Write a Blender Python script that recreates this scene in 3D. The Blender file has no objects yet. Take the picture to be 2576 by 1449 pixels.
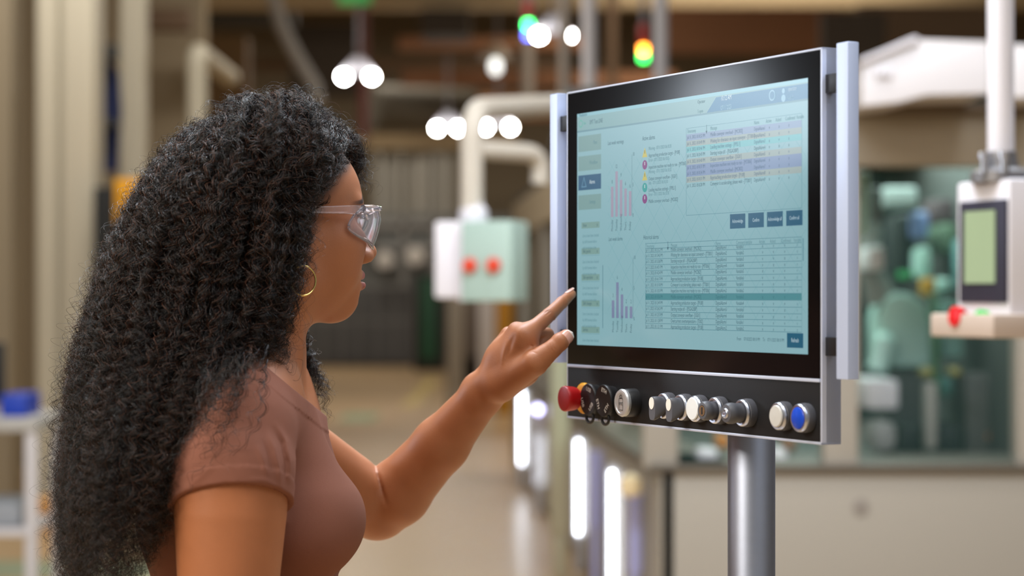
H_HEAD, H_HAND, H_BODY, H_SHIRT = .0014, .0012, .0032, .0023
N_LOCK, N_STR = 860, 14
import bpy, bmesh, math, random
import numpy as np
from mathutils import Vector, Matrix

R = math.radians
FPX = 5330.0            # focal length in pixels of the 2576 px wide frame
HORIZON = 745.0         # image row of the horizon
EYE = 1.45              # camera height
rng = np.random.RandomState(7)
random.seed(7)
C = bpy.context.scene.collection


def P(px, py, Y):
    """measured place in the photograph at a measured distance Y -> world point"""
    return np.array([(px - 1288.0) * Y / FPX, Y, EYE - (py - HORIZON) * Y / FPX])


# ------------------------------------------------------------------ materials
def s2l(c):
    c = c / 255.0
    return c / 12.92 if c <= 0.04045 else ((c + 0.055) / 1.055) ** 2.4


def rgb(r, g, b):
    return (s2l(r), s2l(g), s2l(b), 1.0)


_M = {}


def mat(name, col, rough=0.5, metal=0.0, noise=0.0, nscale=8.0, bump=0.0, bscale=200.0, emit=None, estr=0.0,
        spec=0.5, trans=0.0, ior=1.45, coat=0.0, sss=0.0, stretch=None, attr=None, alpha=1.0):
    if name in _M:
        return _M[name]
    m = bpy.data.materials.new(name)
    m.use_nodes = True
    nt = m.node_tree
    b = nt.nodes['Principled BSDF']
    b.inputs['Base Color'].default_value = col
    b.inputs['Roughness'].default_value = rough
    b.inputs['Metallic'].default_value = metal
    b.inputs['Specular IOR Level'].default_value = spec
    b.inputs['IOR'].default_value = ior
    b.inputs['Transmission Weight'].default_value = trans
    b.inputs['Coat Weight'].default_value = coat
    b.inputs['Alpha'].default_value = alpha
    if sss:
        b.inputs['Subsurface Weight'].default_value = sss
        b.inputs['Subsurface Radius'].default_value = (1.0, 0.35, 0.2)
        b.inputs['Subsurface Scale'].default_value = 0.006
    if emit is not None:
        b.inputs['Emission Color'].default_value = emit
        b.inputs['Emission Strength'].default_value = estr
    tc = nt.nodes.new('ShaderNodeTexCoord')
    src = tc.outputs['Object']
    if stretch:
        mp = nt.nodes.new('ShaderNodeMapping')
        mp.inputs['Scale'].default_value = stretch
        nt.links.new(src, mp.inputs['Vector'])
        src = mp.outputs['Vector']
    out = None
    if attr:
        at = nt.nodes.new('ShaderNodeAttribute')
        at.attribute_name = attr
        out = at.outputs['Color']
    if noise:
        n = nt.nodes.new('ShaderNodeTexNoise')
        n.inputs['Scale'].default_value = nscale
        n.inputs['Detail'].default_value = 4
        nt.links.new(src, n.inputs['Vector'])
        mr = nt.nodes.new('ShaderNodeMapRange')
        mr.inputs['To Min'].default_value = 1 - noise
        mr.inputs['To Max'].default_value = 1 + noise
        nt.links.new(n.outputs['Fac'], mr.inputs['Value'])
        mx = nt.nodes.new('ShaderNodeMix')
        mx.data_type = 'RGBA'
        mx.blend_type = 'MULTIPLY'
        mx.inputs['Factor'].default_value = 1.0
        mx.inputs['A'].default_value = col
        if out is not None:
            nt.links.new(out, mx.inputs['A'])
        nt.links.new(mr.outputs['Result'], mx.inputs['B'])
        out = mx.outputs['Result']
    if out is not None:
        nt.links.new(out, b.inputs['Base Color'])
    if bump:
        n2 = nt.nodes.new('ShaderNodeTexNoise')
        n2.inputs['Scale'].default_value = bscale
        n2.inputs['Detail'].default_value = 3
        nt.links.new(src, n2.inputs['Vector'])
        bp = nt.nodes.new('ShaderNodeBump')
        bp.inputs['Strength'].default_value = bump
        bp.inputs['Distance'].default_value = 0.001
        nt.links.new(n2.outputs['Fac'], bp.inputs['Height'])
        nt.links.new(bp.outputs['Normal'], b.inputs['Normal'])
    _M[name] = m
    return m


# ------------------------------------------------------------------ object helpers
def tag(o, label=None, cat=None, group=None, kind=None):
    if label:
        o['label'] = label
    if cat:
        o['category'] = cat
    if group:
        o['group'] = group
    if kind:
        o['kind'] = kind
    return o


def empty(name, loc, label, cat, group=None, rot=None):
    o = bpy.data.objects.new(name, None)
    C.objects.link(o)
    o.location = loc
    if rot:
        o.rotation_euler = rot
    o.empty_display_size = 0.05
    tag(o, label, cat, group)
    return o


def link(name, me, m, parent=None, smooth=None):
    o = bpy.data.objects.new(name, me)
    C.objects.link(o)
    if m is not None:
        for mm in (m if isinstance(m, (list, tuple)) else [m]):
            me.materials.append(mm)
    if parent is not None:
        o.parent = parent
    if smooth is not None:
        me.shade_smooth() if smooth is True else me.set_sharp_from_angle(angle=smooth)
    return o


class MB:
    """collects shapes of one part in one mesh"""

    def __init__(self, T=None):
        self.v, self.f, self.mi, self.T, self.cur = [], [], [], T, 0

    def _add(self, vs, fs):
        n = len(self.v)
        for v in vs:
            p = Vector(v)
            if self.T is not None:
                p = self.T @ p
            self.v.append(p)
        for f in fs:
            self.f.append([n + i for i in f])
            self.mi.append(self.cur)
        return self

    def box(self, x0, x1, y0, y1, z0, z1):
        vs = [(x, y, z) for x in (x0, x1) for y in (y0, y1) for z in (z0, z1)]
        return self._add(vs, [(0, 1, 3, 2), (4, 6, 7, 5), (0, 4, 5, 1), (2, 3, 7, 6), (0, 2, 6, 4), (1, 5, 7, 3)])

    def prism(self, poly, a, b, axis='y'):
        """polygon in the two other axes extruded a..b"""
        n = len(poly)

        def mk(u, v, w):
            return {'y': (u, w, v), 'z': (u, v, w), 'x': (w, u, v)}[axis]
        vs = [mk(u, v, a) for u, v in poly] + [mk(u, v, b) for u, v in poly]
        fs = [tuple(range(n))[::-1], tuple(range(n, 2 * n))] + [(i, (i + 1) % n, n + (i + 1) % n, n + i) for i in range(n)]
        return self._add(vs, fs)

    def lathe(self, prof, o=(0, 0, 0), axis=(0, 0, 1), n=32, sx=1.0, sy=1.0):
        """profile [(radius, height)] about an axis through o"""
        ax = Vector(axis).normalized()
        u = ax.orthogonal().normalized()
        if abs(ax.z) < 0.9:
            u = Vector((0, 0, 1)).cross(ax).normalized()
        w = ax.cross(u)
        o = Vector(o)
        vs, fs = [], []
        m = len(prof)
        for r, h in prof:
            for k in range(n):
                a = 2 * math.pi * k / n
                vs.append(o + ax * h + u * (r * math.cos(a) * sx) + w * (r * math.sin(a) * sy))
        for i in range(m - 1):
            for k in range(n):
                fs.append((i * n + k, i * n + (k + 1) % n, (i + 1) * n + (k + 1) % n, (i + 1) * n + k))
        if prof[0][0] > 0:
            fs.append(tuple(range(n))[::-1])
        if prof[-1][0] > 0:
            fs.append(tuple(range((m - 1) * n, m * n)))
        return self._add(vs, fs)

    def tube(self, pts, r, n=12, closed=False, cap=True):
        pts = [Vector(p) for p in pts]
        m = len(pts)
        rs = r if isinstance(r, (list, tuple, np.ndarray)) else [r] * m
        vs, fs = [], []
        prev = None
        for i, p in enumerate(pts):
            if closed:
                t = (pts[(i + 1) % m] - pts[i - 1]).normalized()
            else:
                t = (pts[min(i + 1, m - 1)] - pts[max(i - 1, 0)]).normalized()
            if prev is None:
                u = t.orthogonal().normalized()
            else:
                u = (prev - t * prev.dot(t)).normalized()
            prev = u
            w = t.cross(u)
            for k in range(n):
                a = 2 * math.pi * k / n
                vs.append(p + u * (rs[i] * math.cos(a)) + w * (rs[i] * math.sin(a)))
        for i in range(m if closed else m - 1):
            j = (i + 1) % m
            for k in range(n):
                fs.append((i * n + k, i * n + (k + 1) % n, j * n + (k + 1) % n, j * n + k))
        if not closed and cap:
            fs.append(tuple(range(n))[::-1])
            fs.append(tuple(range((m - 1) * n, m * n)))
        return self._add(vs, fs)

    def build(self, name, m, parent=None, smooth=None, bevel=0.0, origin=None, seg=2):
        me = bpy.data.meshes.new(name)
        off = Vector(origin) if origin is not None else Vector((0, 0, 0))
        me.from_pydata([tuple(v - off) for v in self.v], [], self.f)
        bm = bmesh.new()
        bm.from_mesh(me)
        for i, f in enumerate(bm.faces):
            f.material_index = self.mi[i]
        bmesh.ops.recalc_face_normals(bm, faces=bm.faces)
        if bevel:
            es = [e for e in bm.edges if len(e.link_faces) == 2 and e.calc_face_angle(0) > R(30)]
            bmesh.ops.bevel(bm, geom=es, offset=bevel, segments=seg, affect='EDGES', clamp_overlap=True, profile=0.6)
        if smooth is not None or bevel:
            for f in bm.faces:
                f.smooth = True
        bm.to_mesh(me)
        bm.free()
        if smooth is not None or bevel:
            me.set_sharp_from_angle(angle=smooth if isinstance(smooth, float) else R(35))
        o = link(name, me, m, parent)
        if origin is not None:
            o.location = off
        return o


def arc_pts(pts, rad, n=6):
    """polyline with rounded corners"""
    pts = [Vector(p) for p in pts]
    out = [pts[0]]
    for i in range(1, len(pts) - 1):
        a = (pts[i - 1] - pts[i]).normalized()
        b = (pts[i + 1] - pts[i]).normalized()
        p0, p1 = pts[i] + a * rad, pts[i] + b * rad
        for k in range(n + 1):
            t = k / n
            out.append(p0 * (1 - t) ** 2 + pts[i] * (2 * t * (1 - t)) + p1 * t ** 2)
    out.append(pts[-1])
    return out


# ------------------------------------------------------------------ distance-field modelling
def smin(a, b, k):
    h = np.maximum(k - np.abs(a - b), 0.0) / k
    return np.minimum(a, b) - h * h * k * 0.25


class Field:
    def __init__(self):
        self.e = []

    def add(self, fn, c, rad, op='u', k=0.01):
        self.e.append((fn, np.asarray(c, float), rad, op, k))
        return self

    def cone(self, a, b, r1, r2, k=0.01, op='u'):
        a = np.asarray(a, float)
        b = np.asarray(b, float)
        ba = b - a
        l2 = float(ba @ ba)
        rr = r1 - r2
        a2 = l2 - rr * rr
        il2 = 1.0 / l2

        def fn(p):
            pa = p - a
            y = pa @ ba
            z = y - l2
            q = pa * l2 - ba * y[:, None]
            x2 = np.einsum('ij,ij->i', q, q)
            y2 = y * y * l2
            z2 = z * z * l2
            kk = np.sign(rr) * rr * rr * x2
            d = (np.sqrt(x2 * max(a2, 1e-9) * il2) + y * rr) * il2 - r1
            m1 = np.sign(z) * a2 * z2 > kk
            m2 = (~m1) & (np.sign(y) * a2 * y2 < kk)
            d[m1] = np.sqrt(x2[m1] + z2[m1]) * il2 - r2
            d[m2] = np.sqrt(x2[m2] + y2[m2]) * il2 - r1
            return d
        return self.add(fn, (a + b) / 2, math.sqrt(l2) / 2 + max(r1, r2), op, k)

    def ell(self, c, r, k=0.01, op='u', rot=None):
        """rot: 3x3 whose rows are the ellipsoid axes"""
        c = np.asarray(c, float)
        r = np.asarray(r, float)
        Rm = None if rot is None else np.asarray(rot, float)

        def fn(p):
            q = p - c
            if Rm is not None:
                q = q @ Rm.T
            q = q / r
            k0 = np.sqrt(np.einsum('ij,ij->i', q, q))
            q = q / r
            k1 = np.sqrt(np.einsum('ij,ij->i', q, q)) + 1e-9
            return k0 * (k0 - 1.0) / k1
        return self.add(fn, c, float(r.max()), op, k)

    def chain(self, pts, rs, k=0.01, op='u', ki=.0004):
        """jointed limb: segments meet without a bulge, then blend into the rest with k"""
        sub = Field()
        for i in range(len(pts) - 1):
            sub.cone(pts[i], pts[i + 1], rs[i], rs[i + 1], ki)
        A = np.array(pts, float)
        c = (A.min(0) + A.max(0)) / 2
        return self.add(sub, c, float(np.sqrt(((A - c) ** 2).sum(1)).max() + max(rs)), op, k)

    def groove(self, line, wpx, depth, Y0, Y1):
        """fold drawn along a measured line on a surface lying between distances Y0 and Y1 (depth < 0: ridge)"""
        L = np.array([[P(x, y, (Y0 + Y1) / 2)[0], P(x, y, (Y0 + Y1) / 2)[2]] for x, y in line])
        w = wpx * (Y0 + Y1) / 2 / FPX

        def fn(p):
            q = p[:, [0, 2]]
            best = np.full(len(p), 1e9)
            along = np.zeros(len(p))
            n = len(L) - 1
            for i in range(n):
                a, b = L[i], L[i + 1]
                ba = b - a
                t = np.clip(((q - a) @ ba) / (ba @ ba), 0, 1)
                d = np.sqrt(((q - a - t[:, None] * ba) ** 2).sum(1))
                m = d < best
                best[m] = d[m]
                along[m] = (i + t[m]) / n
            env = np.sin(np.pi * np.clip(along, .02, .98)) ** .6
            return depth * np.exp(-(best / w) ** 2) * env * ((p[:, 1] > Y0) & (p[:, 1] < Y1))
        c = np.array([L[:, 0].mean(), (Y0 + Y1) / 2, L[:, 1].mean()])
        rad = float(np.sqrt(((L - c[[0, 2]]) ** 2).sum(1)).max() + 3 * w + (Y1 - Y0) / 2)
        return self.add(fn, c, rad, 'w', 0.0)

    def __call__(self, p):
        d = np.full(len(p), 10.0)
        for fn, c, rad, op, k in self.e:
            q = p - c
            lb = np.sqrt(np.einsum('ij,ij->i', q, q)) - rad * 1.05
            if op == 'u':
                ix = np.nonzero(lb < d + k)[0]
                if len(ix):
                    d[ix] = smin(d[ix], fn(p[ix]), k)
            elif op == 's':
                ix = np.nonzero(lb < k - d)[0] if False else np.nonzero(lb < np.maximum(k, -d + k))[0]
                if len(ix):
                    d[ix] = -smin(-d[ix], fn(p[ix]), k)
            elif op == 'w':     # subtract a wrinkle: negative displacement by value
                ix = np.nonzero(lb < k)[0]
                if len(ix):
                    d[ix] = d[ix] + fn(p[ix])
        return d


def grid_mesh(F, lo, hi, h, keep=None, chunk=400000, lip=1.3):
    """surface of the field F inside the box lo..hi as (verts, quads), voxel h"""
    B = 6
    lo = np.asarray(lo, float)
    nb = np.ceil((np.asarray(hi, float) - lo) / (h * B)).astype(int)

    def ev(p):
        return np.concatenate([F(p[i:i + chunk]) for i in range(0, len(p), chunk)]) if len(p) else np.zeros(0)
    # coarse level: groups of 4 blocks
    g = 4
    ng = np.ceil(nb / g).astype(int)
    I = np.stack(np.meshgrid(*[np.arange(n) for n in ng], indexing='ij'), -1).reshape(-1, 3)
    d = ev(lo + (I + 0.5) * h * B * g)
    I = I[np.abs(d) < lip * h * B * g * 0.87]
    off = np.stack(np.meshgrid(*[np.arange(g)] * 3, indexing='ij'), -1).reshape(-1, 3)
    I = (I[:, None] * g + off[None]).reshape(-1, 3)
    I = I[np.all(I < nb, 1)]
    d = ev(lo + (I + 0.5) * h * B)
    I = I[np.abs(d) < lip * h * B * 0.87 + h]
    n1 = B + 1
    co = np.stack(np.meshgrid(*[np.arange(n1)] * 3, indexing='ij'), -1).reshape(-1, 3)
    dim = nb * B + 2
    VK, VP, QK = [], [], []
    for s in range(0, len(I), 1500):
        J = I[s:s + 1500]
        gi = (J[:, None] * B + co[None])
        D = ev(lo + gi.reshape(-1, 3) * h).reshape(-1, n1, n1, n1)
        S = D < 0
        # cells
        cs = np.zeros((len(J), B, B, B), int)
        for a in (0, 1):
            for b in (0, 1):
                for c in (0, 1):
                    cs += S[:, a:a + B, b:b + B, c:c + B]
        act = np.nonzero((cs > 0) & (cs < 8))
        if len(act[0]) == 0:
            continue
        acc = np.zeros((len(act[0]), 3))
        cnt = np.zeros(len(act[0]))
        cor = {}
        for a in (0, 1):
            for b in (0, 1):
                for c in (0, 1):
                    cor[a, b, c] = D[act[0], act[1] + a, act[2] + b, act[3] + c]
        for ax in range(3):
            for u in (0, 1):
                for v in (0, 1):
                    p0 = [u, v]
                    p0.insert(ax, 0)
                    p1 = list(p0)
                    p1[ax] = 1
                    d0, d1 = cor[tuple(p0)], cor[tuple(p1)]
                    m = (d0 < 0) != (d1 < 0)
                    t = np.where(m, d0 / np.where(m, d0 - d1, 1), 0)
                    pt = np.tile(np.array(p0, float), (len(t), 1))
                    pt[:, ax] = t
                    acc[m] += pt[m]
                    cnt[m] += 1
        cell = J[act[0]] * B + np.stack(act[1:], -1)
        VK.append((cell[:, 0] * dim[1] + cell[:, 1]) * dim[2] + cell[:, 2])
        VP.append(lo + (cell + acc / cnt[:, None]) * h)
        for ax in range(3):
            sl0 = [slice(None), slice(0, B), slice(0, B), slice(0, B)]
            sl1 = list(sl0)
            sl1[ax + 1] = slice(1, B + 1)
            A0, A1 = S[tuple(sl0)], S[tuple(sl1)]
            e = np.nonzero(A0 != A1)
            if len(e[0]) == 0:
                continue
            inside0 = A0[e]
            base = J[e[0]] * B + np.stack(e[1:], -1)
            o1, o2 = [(1, 2), (2, 0), (0, 1)][ax]
            q = []
            for du, dv in ((-1, -1), (0, -1), (0, 0), (-1, 0)):
                cc = base.copy()
                cc[:, o1] += du
                cc[:, o2] += dv
                q.append((cc[:, 0] * dim[1] + cc[:, 1]) * dim[2] + cc[:, 2])
            q = np.stack(q, -1)
            q[~inside0] = q[~inside0][:, ::-1]
            QK.append(q)
    VK = np.concatenate(VK)
    VP = np.concatenate(VP)
    QK = np.concatenate(QK)
    o = np.argsort(VK)
    VK, VP = VK[o], VP[o]
    ix = np.searchsorted(VK, QK)
    ix[ix >= len(VK)] = 0
    ok = np.all(VK[ix] == QK, 1)
    Q = ix[ok]
    # pull the vertices onto the surface
    for _ in range(2):
        d0 = ev(VP)
        e = 0.3 * h
        G = np.stack([(ev(VP + e * np.eye(3)[a]) - d0) / e for a in range(3)], -1)
        g2 = np.einsum('ij,ij->i', G, G) + 1e-6
        st = np.clip(d0 / g2, -h * 0.6, h * 0.6)
        VP = VP - G * st[:, None] * np.minimum(1, g2)[:, None]
    if keep is not None:
        m = keep(VP[Q].mean(1))
        Q = Q[m]
    used = np.unique(Q)
    remap = np.zeros(len(VP), int)
    remap[used] = np.arange(len(used))
    return VP[used], remap[Q]


def np_mesh(name, V, Q, m=None, parent=None, col=None):
    me = bpy.data.meshes.new(name)
    nv, nq, k = len(V), len(Q), Q.shape[1]
    me.vertices.add(nv)
    me.vertices.foreach_set('co', np.ascontiguousarray(V, dtype=np.float32).ravel())
    me.loops.add(nq * k)
    me.loops.foreach_set('vertex_index', np.ascontiguousarray(Q, dtype=np.int32).ravel())
    me.polygons.add(nq)
    me.polygons.foreach_set('loop_start', np.arange(0, nq * k, k, dtype=np.int32))
    me.update(calc_edges=True)
    me.shade_smooth()
    if col is not None:
        ca = me.color_attributes.new('col', 'FLOAT_COLOR', 'POINT')
        cc = np.ones((nv, 4), np.float32)
        cc[:, :3] = col
        ca.data.foreach_set('color', cc.ravel())
    return link(name, me, m, parent)


def catmull(zs, vs, n=200):
    """smooth table: returns dense arrays for interp"""
    zs = np.asarray(zs, float)
    vs = np.asarray(vs, float)
    x = np.linspace(zs[0], zs[-1], n)
    m = np.gradient(vs, zs)
    i = np.clip(np.searchsorted(zs, x, 'right') - 1, 0, len(zs) - 2)
    h = zs[i + 1] - zs[i]
    t = (x - zs[i]) / h
    y = (2 * t ** 3 - 3 * t ** 2 + 1) * vs[i] + (t ** 3 - 2 * t ** 2 + t) * h * m[i] + (-2 * t ** 3 + 3 * t ** 2) * vs[i + 1] + (t ** 3 - t ** 2) * h * m[i + 1]
    return x, y


def smooth_step(a, b, x):
    t = np.clip((x - a) / (b - a), 0, 1)
    return t * t * (3 - 2 * t)
# ================================================================== the woman
YB = 2.50                                   # distance of her mid plane
HEAD = P(705, 612, YB)
yaw = R(25)
Fv = np.array([math.cos(yaw), math.sin(yaw), 0.0])
Rv = np.array([math.sin(yaw), -math.cos(yaw), 0.0])
Uv = np.array([0, 0, 1.0])
HM = np.stack([Fv, Rv, Uv])                 # rows: forward, her right, up


def hl(f, r, u):
    return HEAD + Fv * f + Rv * r + Uv * u


HF = Field()                                # head in its own frame (forward, right, up)
HF.ell((-.006, 0, .062), (.093, .074, .083), .01)
HF.ell((.036, 0, .052), (.057, .062, .050), .03)
HF.ell((.028, 0, -.012), (.060, .060, .072), .03)
for s in (1, -1):
    HF.ell((.060, s * .043, .002), (.028, .024, .024), .028)         # cheekbone
    HF.ell((.047, s * .037, -.032), (.032, .024, .034), .030)        # cheek
    HF.cone((.068, s * .004, -.0665), (.002, s * .047, -.046), .0185, .019, .022)   # jaw
    HF.cone((.002, s * .047, -.046), (.000, s * .060, .000), .019, .014, .03)
    HF.cone((.089, s * .010, .043), (.078, s * .044, .046), .0065, .006, .016)     # brow ridge
HF.ell((.0715, 0, -.0705), (.0170, .021, .0155), .014)                # chin
HF.cone((.052, 0, -.064), (.01, 0, -.058), .019, .031, .03)
HF.ell((.070, 0, -.041), (.029, .030, .027), .022)                   # muzzle
for s in (1, -1):
    HF.ell((.0985, s * .034, .0265), (.0165, .0215, .0130), .012, 's')
    HF.ell((.0985, s * .054, .0265), (.0215, .0160, .0095), .010, 's')    # eye socket
HF.cone((.0865, 0, .032), (.1035, 0, -.004), .0075, .0085, .014)     # nose bridge
HF.ell((.1085, 0, -.0095), (.0125, .0125, .0108), .010)              # nose tip
for s in (1, -1):
    HF.ell((.0995, s * .0125, -.0150), (.0125, .0085, .0088), .006)  # wing
    HF.ell((.105, s * .0068, -.0245), (.0075, .0040, .0055), .003, 's')  # nostril
HF.cone((.098, 0, -.020), (.110, 0, -.018), .0045, .0045, .005)
for s in (1, -1):                                                    # lips
    HF.cone((.0985, s * .003, -.0375), (.0835, s * .023, -.0425), .0066, .0035, .005)
    HF.cone((.0985, 0, -.0510), (.0835, s * .021, -.0450), .0078, .0040, .005)
HF.ell((.1005, 0, -.0440), (.020, .024, .0011), .003, 's')
HF.ell((.1045, 0, -.0615), (.0090, .020, .0045), .010, 's')
HF.ell((.108, 0, -.028), (.006, .0030, .006), .004, 's')
for s in (1, -1):                                                    # eyelids around the eyeball
    HF.ell((.0755, s * .032, .027), (.0142, .0146, .0138), .005)
    HF.ell((.0905, s * .035, .0265), (.0150, .0160, .0052), .0015, 's')
    HF.ell((.0755, s * .032, .027), (.0123, .0123, .0123), .001, 's')
    # ear
    HF.ell((-.006, s * .0745, .008), (.018, .0065, .031), .006)
    HF.ell((-.002, s * .0815, .012), (.0115, .0055, .020), .003, 's')
    HF.ell((-.001, s * .0745, -.020), (.0085, .0050, .0090), .006)


def in_head(p):
    return HF((p - HEAD) @ HM.T)


# ---- torso ---------------------------------------------------------------
def px2x(px, Y=YB):
    return (px - 1288.0) * Y / FPX


tz = [0.86, 0.92, 0.98, 1.05, 1.12, 1.18, 1.237, 1.284, 1.317, 1.345, 1.375]
tx = [640, 640, 640, 634, 617, 596, 596, 612, 628, 636, 636]
thx = [.112, .112, .104, .097, .104, .112, .106, .090, .070, .050, .036]
thy = [.165, .165, .148, .125, .126, .134, .142, .146, .140, .105, .060]
_z, _cx = catmull(tz, [px2x(v) for v in tx])
_, _hx = catmull(tz, thx)
_, _hy = catmull(tz, thy)
YT = 2.505


def loft_torso(p):
    z = p[:, 2]
    cx, hx, hy = np.interp(z, _z, _cx), np.interp(z, _z, _hx), np.interp(z, _z, _hy)
    n = 2.35
    q = ((np.abs(p[:, 0] - cx) / hx) ** n + (np.abs(p[:, 1] - YT) / hy) ** n) ** (1 / n)
    d = (q - 1) * np.minimum(hx, hy)
    e = np.maximum(z - 1.375, 0.86 - z)
    return np.where(e > 0, np.sqrt(np.maximum(d, 0) ** 2 + e ** 2), np.maximum(d, e))


RS = [P(598, 1076, 2.335), P(584, 1180, 2.315), P(580, 1290, 2.31), P(575, 1449, 2.305), P(578, 1690, 2.33)]
RSr = [.056, .0635, .0610, .0555, .044]
RE = RS[-1]
RW = RE + np.array([.075, .015, -.225])
LS = [P(700, 1075, 2.665), P(712, 1108, 2.68), P(830, 1190, 2.745), P(947, 1276, 2.80)]
LSr = [.052, .046, .0435, .0435]


def torso_field(T):
    T.add(loft_torso, (px2x(620), YT, 1.1), .36, 'u', .02)
    # shoulder girdle
    T.cone(P(630, 1010, 2.42), RS[0], .052, .056, .05)
    T.cone(P(668, 1010, 2.58), LS[0], .050, .052, .05)
    # trapezius
    T.cone(P(655, 900, 2.475), P(612, 985, 2.39), .034, .036, .045)
    T.cone(P(665, 900, 2.535), P(660, 985, 2.62), .034, .036, .045)
    for y in (2.425, 2.585):               # breasts
        T.cone(P(738, 1068, YB + (y - YB) * .8), P(782, 1294, y), .018, .0530, .025)
        T.ell(P(764, 1335, y), (.056, .060, .052), .03)
    return T


TF = torso_field(Field())


def arms_upper(A, grow=0.0, k=.016):
    A.chain(RS, [r + grow for r in RSr], k)
    A.chain(LS, [r + grow for r in LSr], k)
    return A


BF = torso_field(Field())
# neck
BF.cone(P(676, 770, 2.495), P(622, 985, 2.505), .0505, .053, .02)
BF.cone(P(735, 775, 2.462), P(722, 985, 2.478), .010, .009, .022)
BF.cone(P(742, 790, 2.54), P(726, 985, 2.525), .010, .009, .022)
BF.cone(P(722, 1000, 2.485), P(640, 1010, 2.37), .010, .011, .02)   # collar bones
BF.add(in_head, HEAD, .175, 'u', .016)
arms_upper(BF, 0, .014)
# right forearm and hand, hanging
BF.chain([RE, RE + (RW - RE) * .3, RW], [.044, .045, .026], .02)
HR = RW + np.array([.03, .0, -.085])
BF.cone(RW, HR, .024, .022, .02)
BF.ell((RW + HR) / 2 + np.array([.008, 0, -.01]), (.040, .017, .048), .02, rot=[[.95, 0, .3], [0, 1, 0], [-.3, 0, .95]])
for i in range(4):
    b = HR + np.array([-.026 + i * .020, 0.004, -.008 + i * .004])
    L = (.062, .074, .080, .070)[i]
    BF.chain([b, b + np.array([.010, .008, -L * .45]), b + np.array([.012, .022, -L * .95])], [.0095, .0085, .0068], .004)
BF.chain([RW + np.array([.025, -.004, -.02]), RW + np.array([.062, .004, -.055]), RW + np.array([.072, .012, -.085])], [.013, .011, .009], .006)
# left forearm
BF.chain([P(952, 1268, 2.80), P(1000, 1240, 2.785), P(1110, 1118, 2.75), P(1216, 990, 2.71)], [.0455, .0420, .0350, .0255], .006, ki=.012)
BF.ell(P(1196, 968, 2.722), (.012, .012, .012), .016)                 # ulna head
# left hand
wr = P(1228, 972, 2.705)
MC = [P(1320, 845, 2.662), P(1300, 833, 2.678), P(1280, 842, 2.702), P(1268, 858, 2.722)]   # knuckles index..little
cb = [P(1252, 955, 2.688), P(1244, 948, 2.700), P(1236, 942, 2.710), P(1232, 948, 2.720)]
BF.cone(P(1216, 990, 2.71), wr, .0255, .0235, .012)
for i in range(4):
    BF.cone(cb[i], MC[i], .0165, (.0108, .0116, .0106, .0098)[i], (.022, .009, .008, .008)[i])
BF.ell(P(1276, 912, 2.697), (.030, .030, .030), .012)
BF.cone(P(1262, 962, 2.690), P(1316, 925, 2.690), .0215, .0230, .016)                    # thenar / palm
BF.cone(P(1290, 930, 2.672), P(1330, 885, 2.662), .016, .0135, .014)                     # first web
BF.cone(P(1318, 935, 2.715), P(1300, 900, 2.72), .019, .016, .014)                       # little finger side of the palm
FI = [P(1322, 845, 2.660), P(1381, 793, 2.685), P(1414, 761, 2.705), P(1437, 740, 2.72)]
BF.cone(P(1314, 858, 2.668), P(1296, 890, 2.685), .0110, .0165, .022)
BF.chain(FI, [.0112, .0090, .0077, .0060], .012, ki=.002)
FM = [P(1302, 840, 2.680), P(1376, 843, 2.705), P(1352, 880, 2.690), P(1330, 895, 2.680)]
BF.chain(FM, [.0115, .0094, .0082, .0070], .004, ki=.001)
FR = [P(1282, 850, 2.704), P(1358, 872, 2.735), P(1372, 912, 2.715), P(1350, 925, 2.70)]
BF.chain(FR, [.0110, .0088, .0075, .0062], .004)
FL = [P(1270, 866, 2.724), P(1332, 902, 2.750), P(1352, 934, 2.73), P(1335, 940, 2.715)]
BF.chain(FL, [.0100, .0080, .0068, .0058], .004)
TH = [P(1262, 968, 2.680), P(1346, 913, 2.642), P(1391, 877, 2.640), P(1409, 860, 2.642), P(1424, 846, 2.648)]
BF.chain(TH, [.0200, .0162, .0112, .0112, .0086], .008, ki=.002)
# folds of the hand and of the inner elbow
BF.groove([(1368, 790), (1376, 783), (1382, 781)], 1.6, .0008, 2.60, 2.75)
BF.groove([(1372, 795), (1380, 787), (1387, 784)], 1.6, .0008, 2.60, 2.75)
BF.groove([(1389, 814), (1393, 805), (1393, 799)], 1.5, .0007, 2.60, 2.75)
BF.groove([(1418, 772), (1420, 764)], 1.3, .0006, 2.60, 2.75)
BF.groove([(1334, 868), (1341, 871), (1345, 880)], 1.6, .0007, 2.60, 2.70)
BF.groove([(1330, 886), (1340, 884), (1350, 889)], 1.6, .0006, 2.60, 2.70)
BF.groove([(1382, 862), (1384, 874), (1392, 885)], 1.4, .0006, 2.60, 2.70)
BF.groove([(1388, 860), (1391, 872), (1399, 881)], 1.4, .0006, 2.60, 2.70)
BF.groove([(936, 1160), (950, 1200), (964, 1240), (976, 1275)], 5, .0035, 2.70, 2.80)
BF.groove([(1270, 905), (1284, 870), (1296, 838)], 6, .0014, 2.60, 2.72)      # between the tendons
BF.groove([(1262, 920), (1268, 885), (1276, 850)], 5, -.0012, 2.60, 2.74)
# legs inside the trousers
LG = []
for s in (-1, 1):
    hip = np.array([px2x(640), YT + s * .085, .86])
    knee = np.array([px2x(650), YT + s * .080, .46])
    ank = np.array([px2x(630), YT + s * .085, .09])
    LG.append((hip, knee, ank))
    BF.chain([hip, knee, ank], [.085, .052, .034], .03)


# finer colour of lips, brows, nails and scalp --------------------------------
SKIN = np.array(rgb(163, 103, 68)[:3])
LIP = np.array(rgb(150, 84, 76)[:3])
DARK = np.array(rgb(34, 24, 22)[:3])


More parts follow.
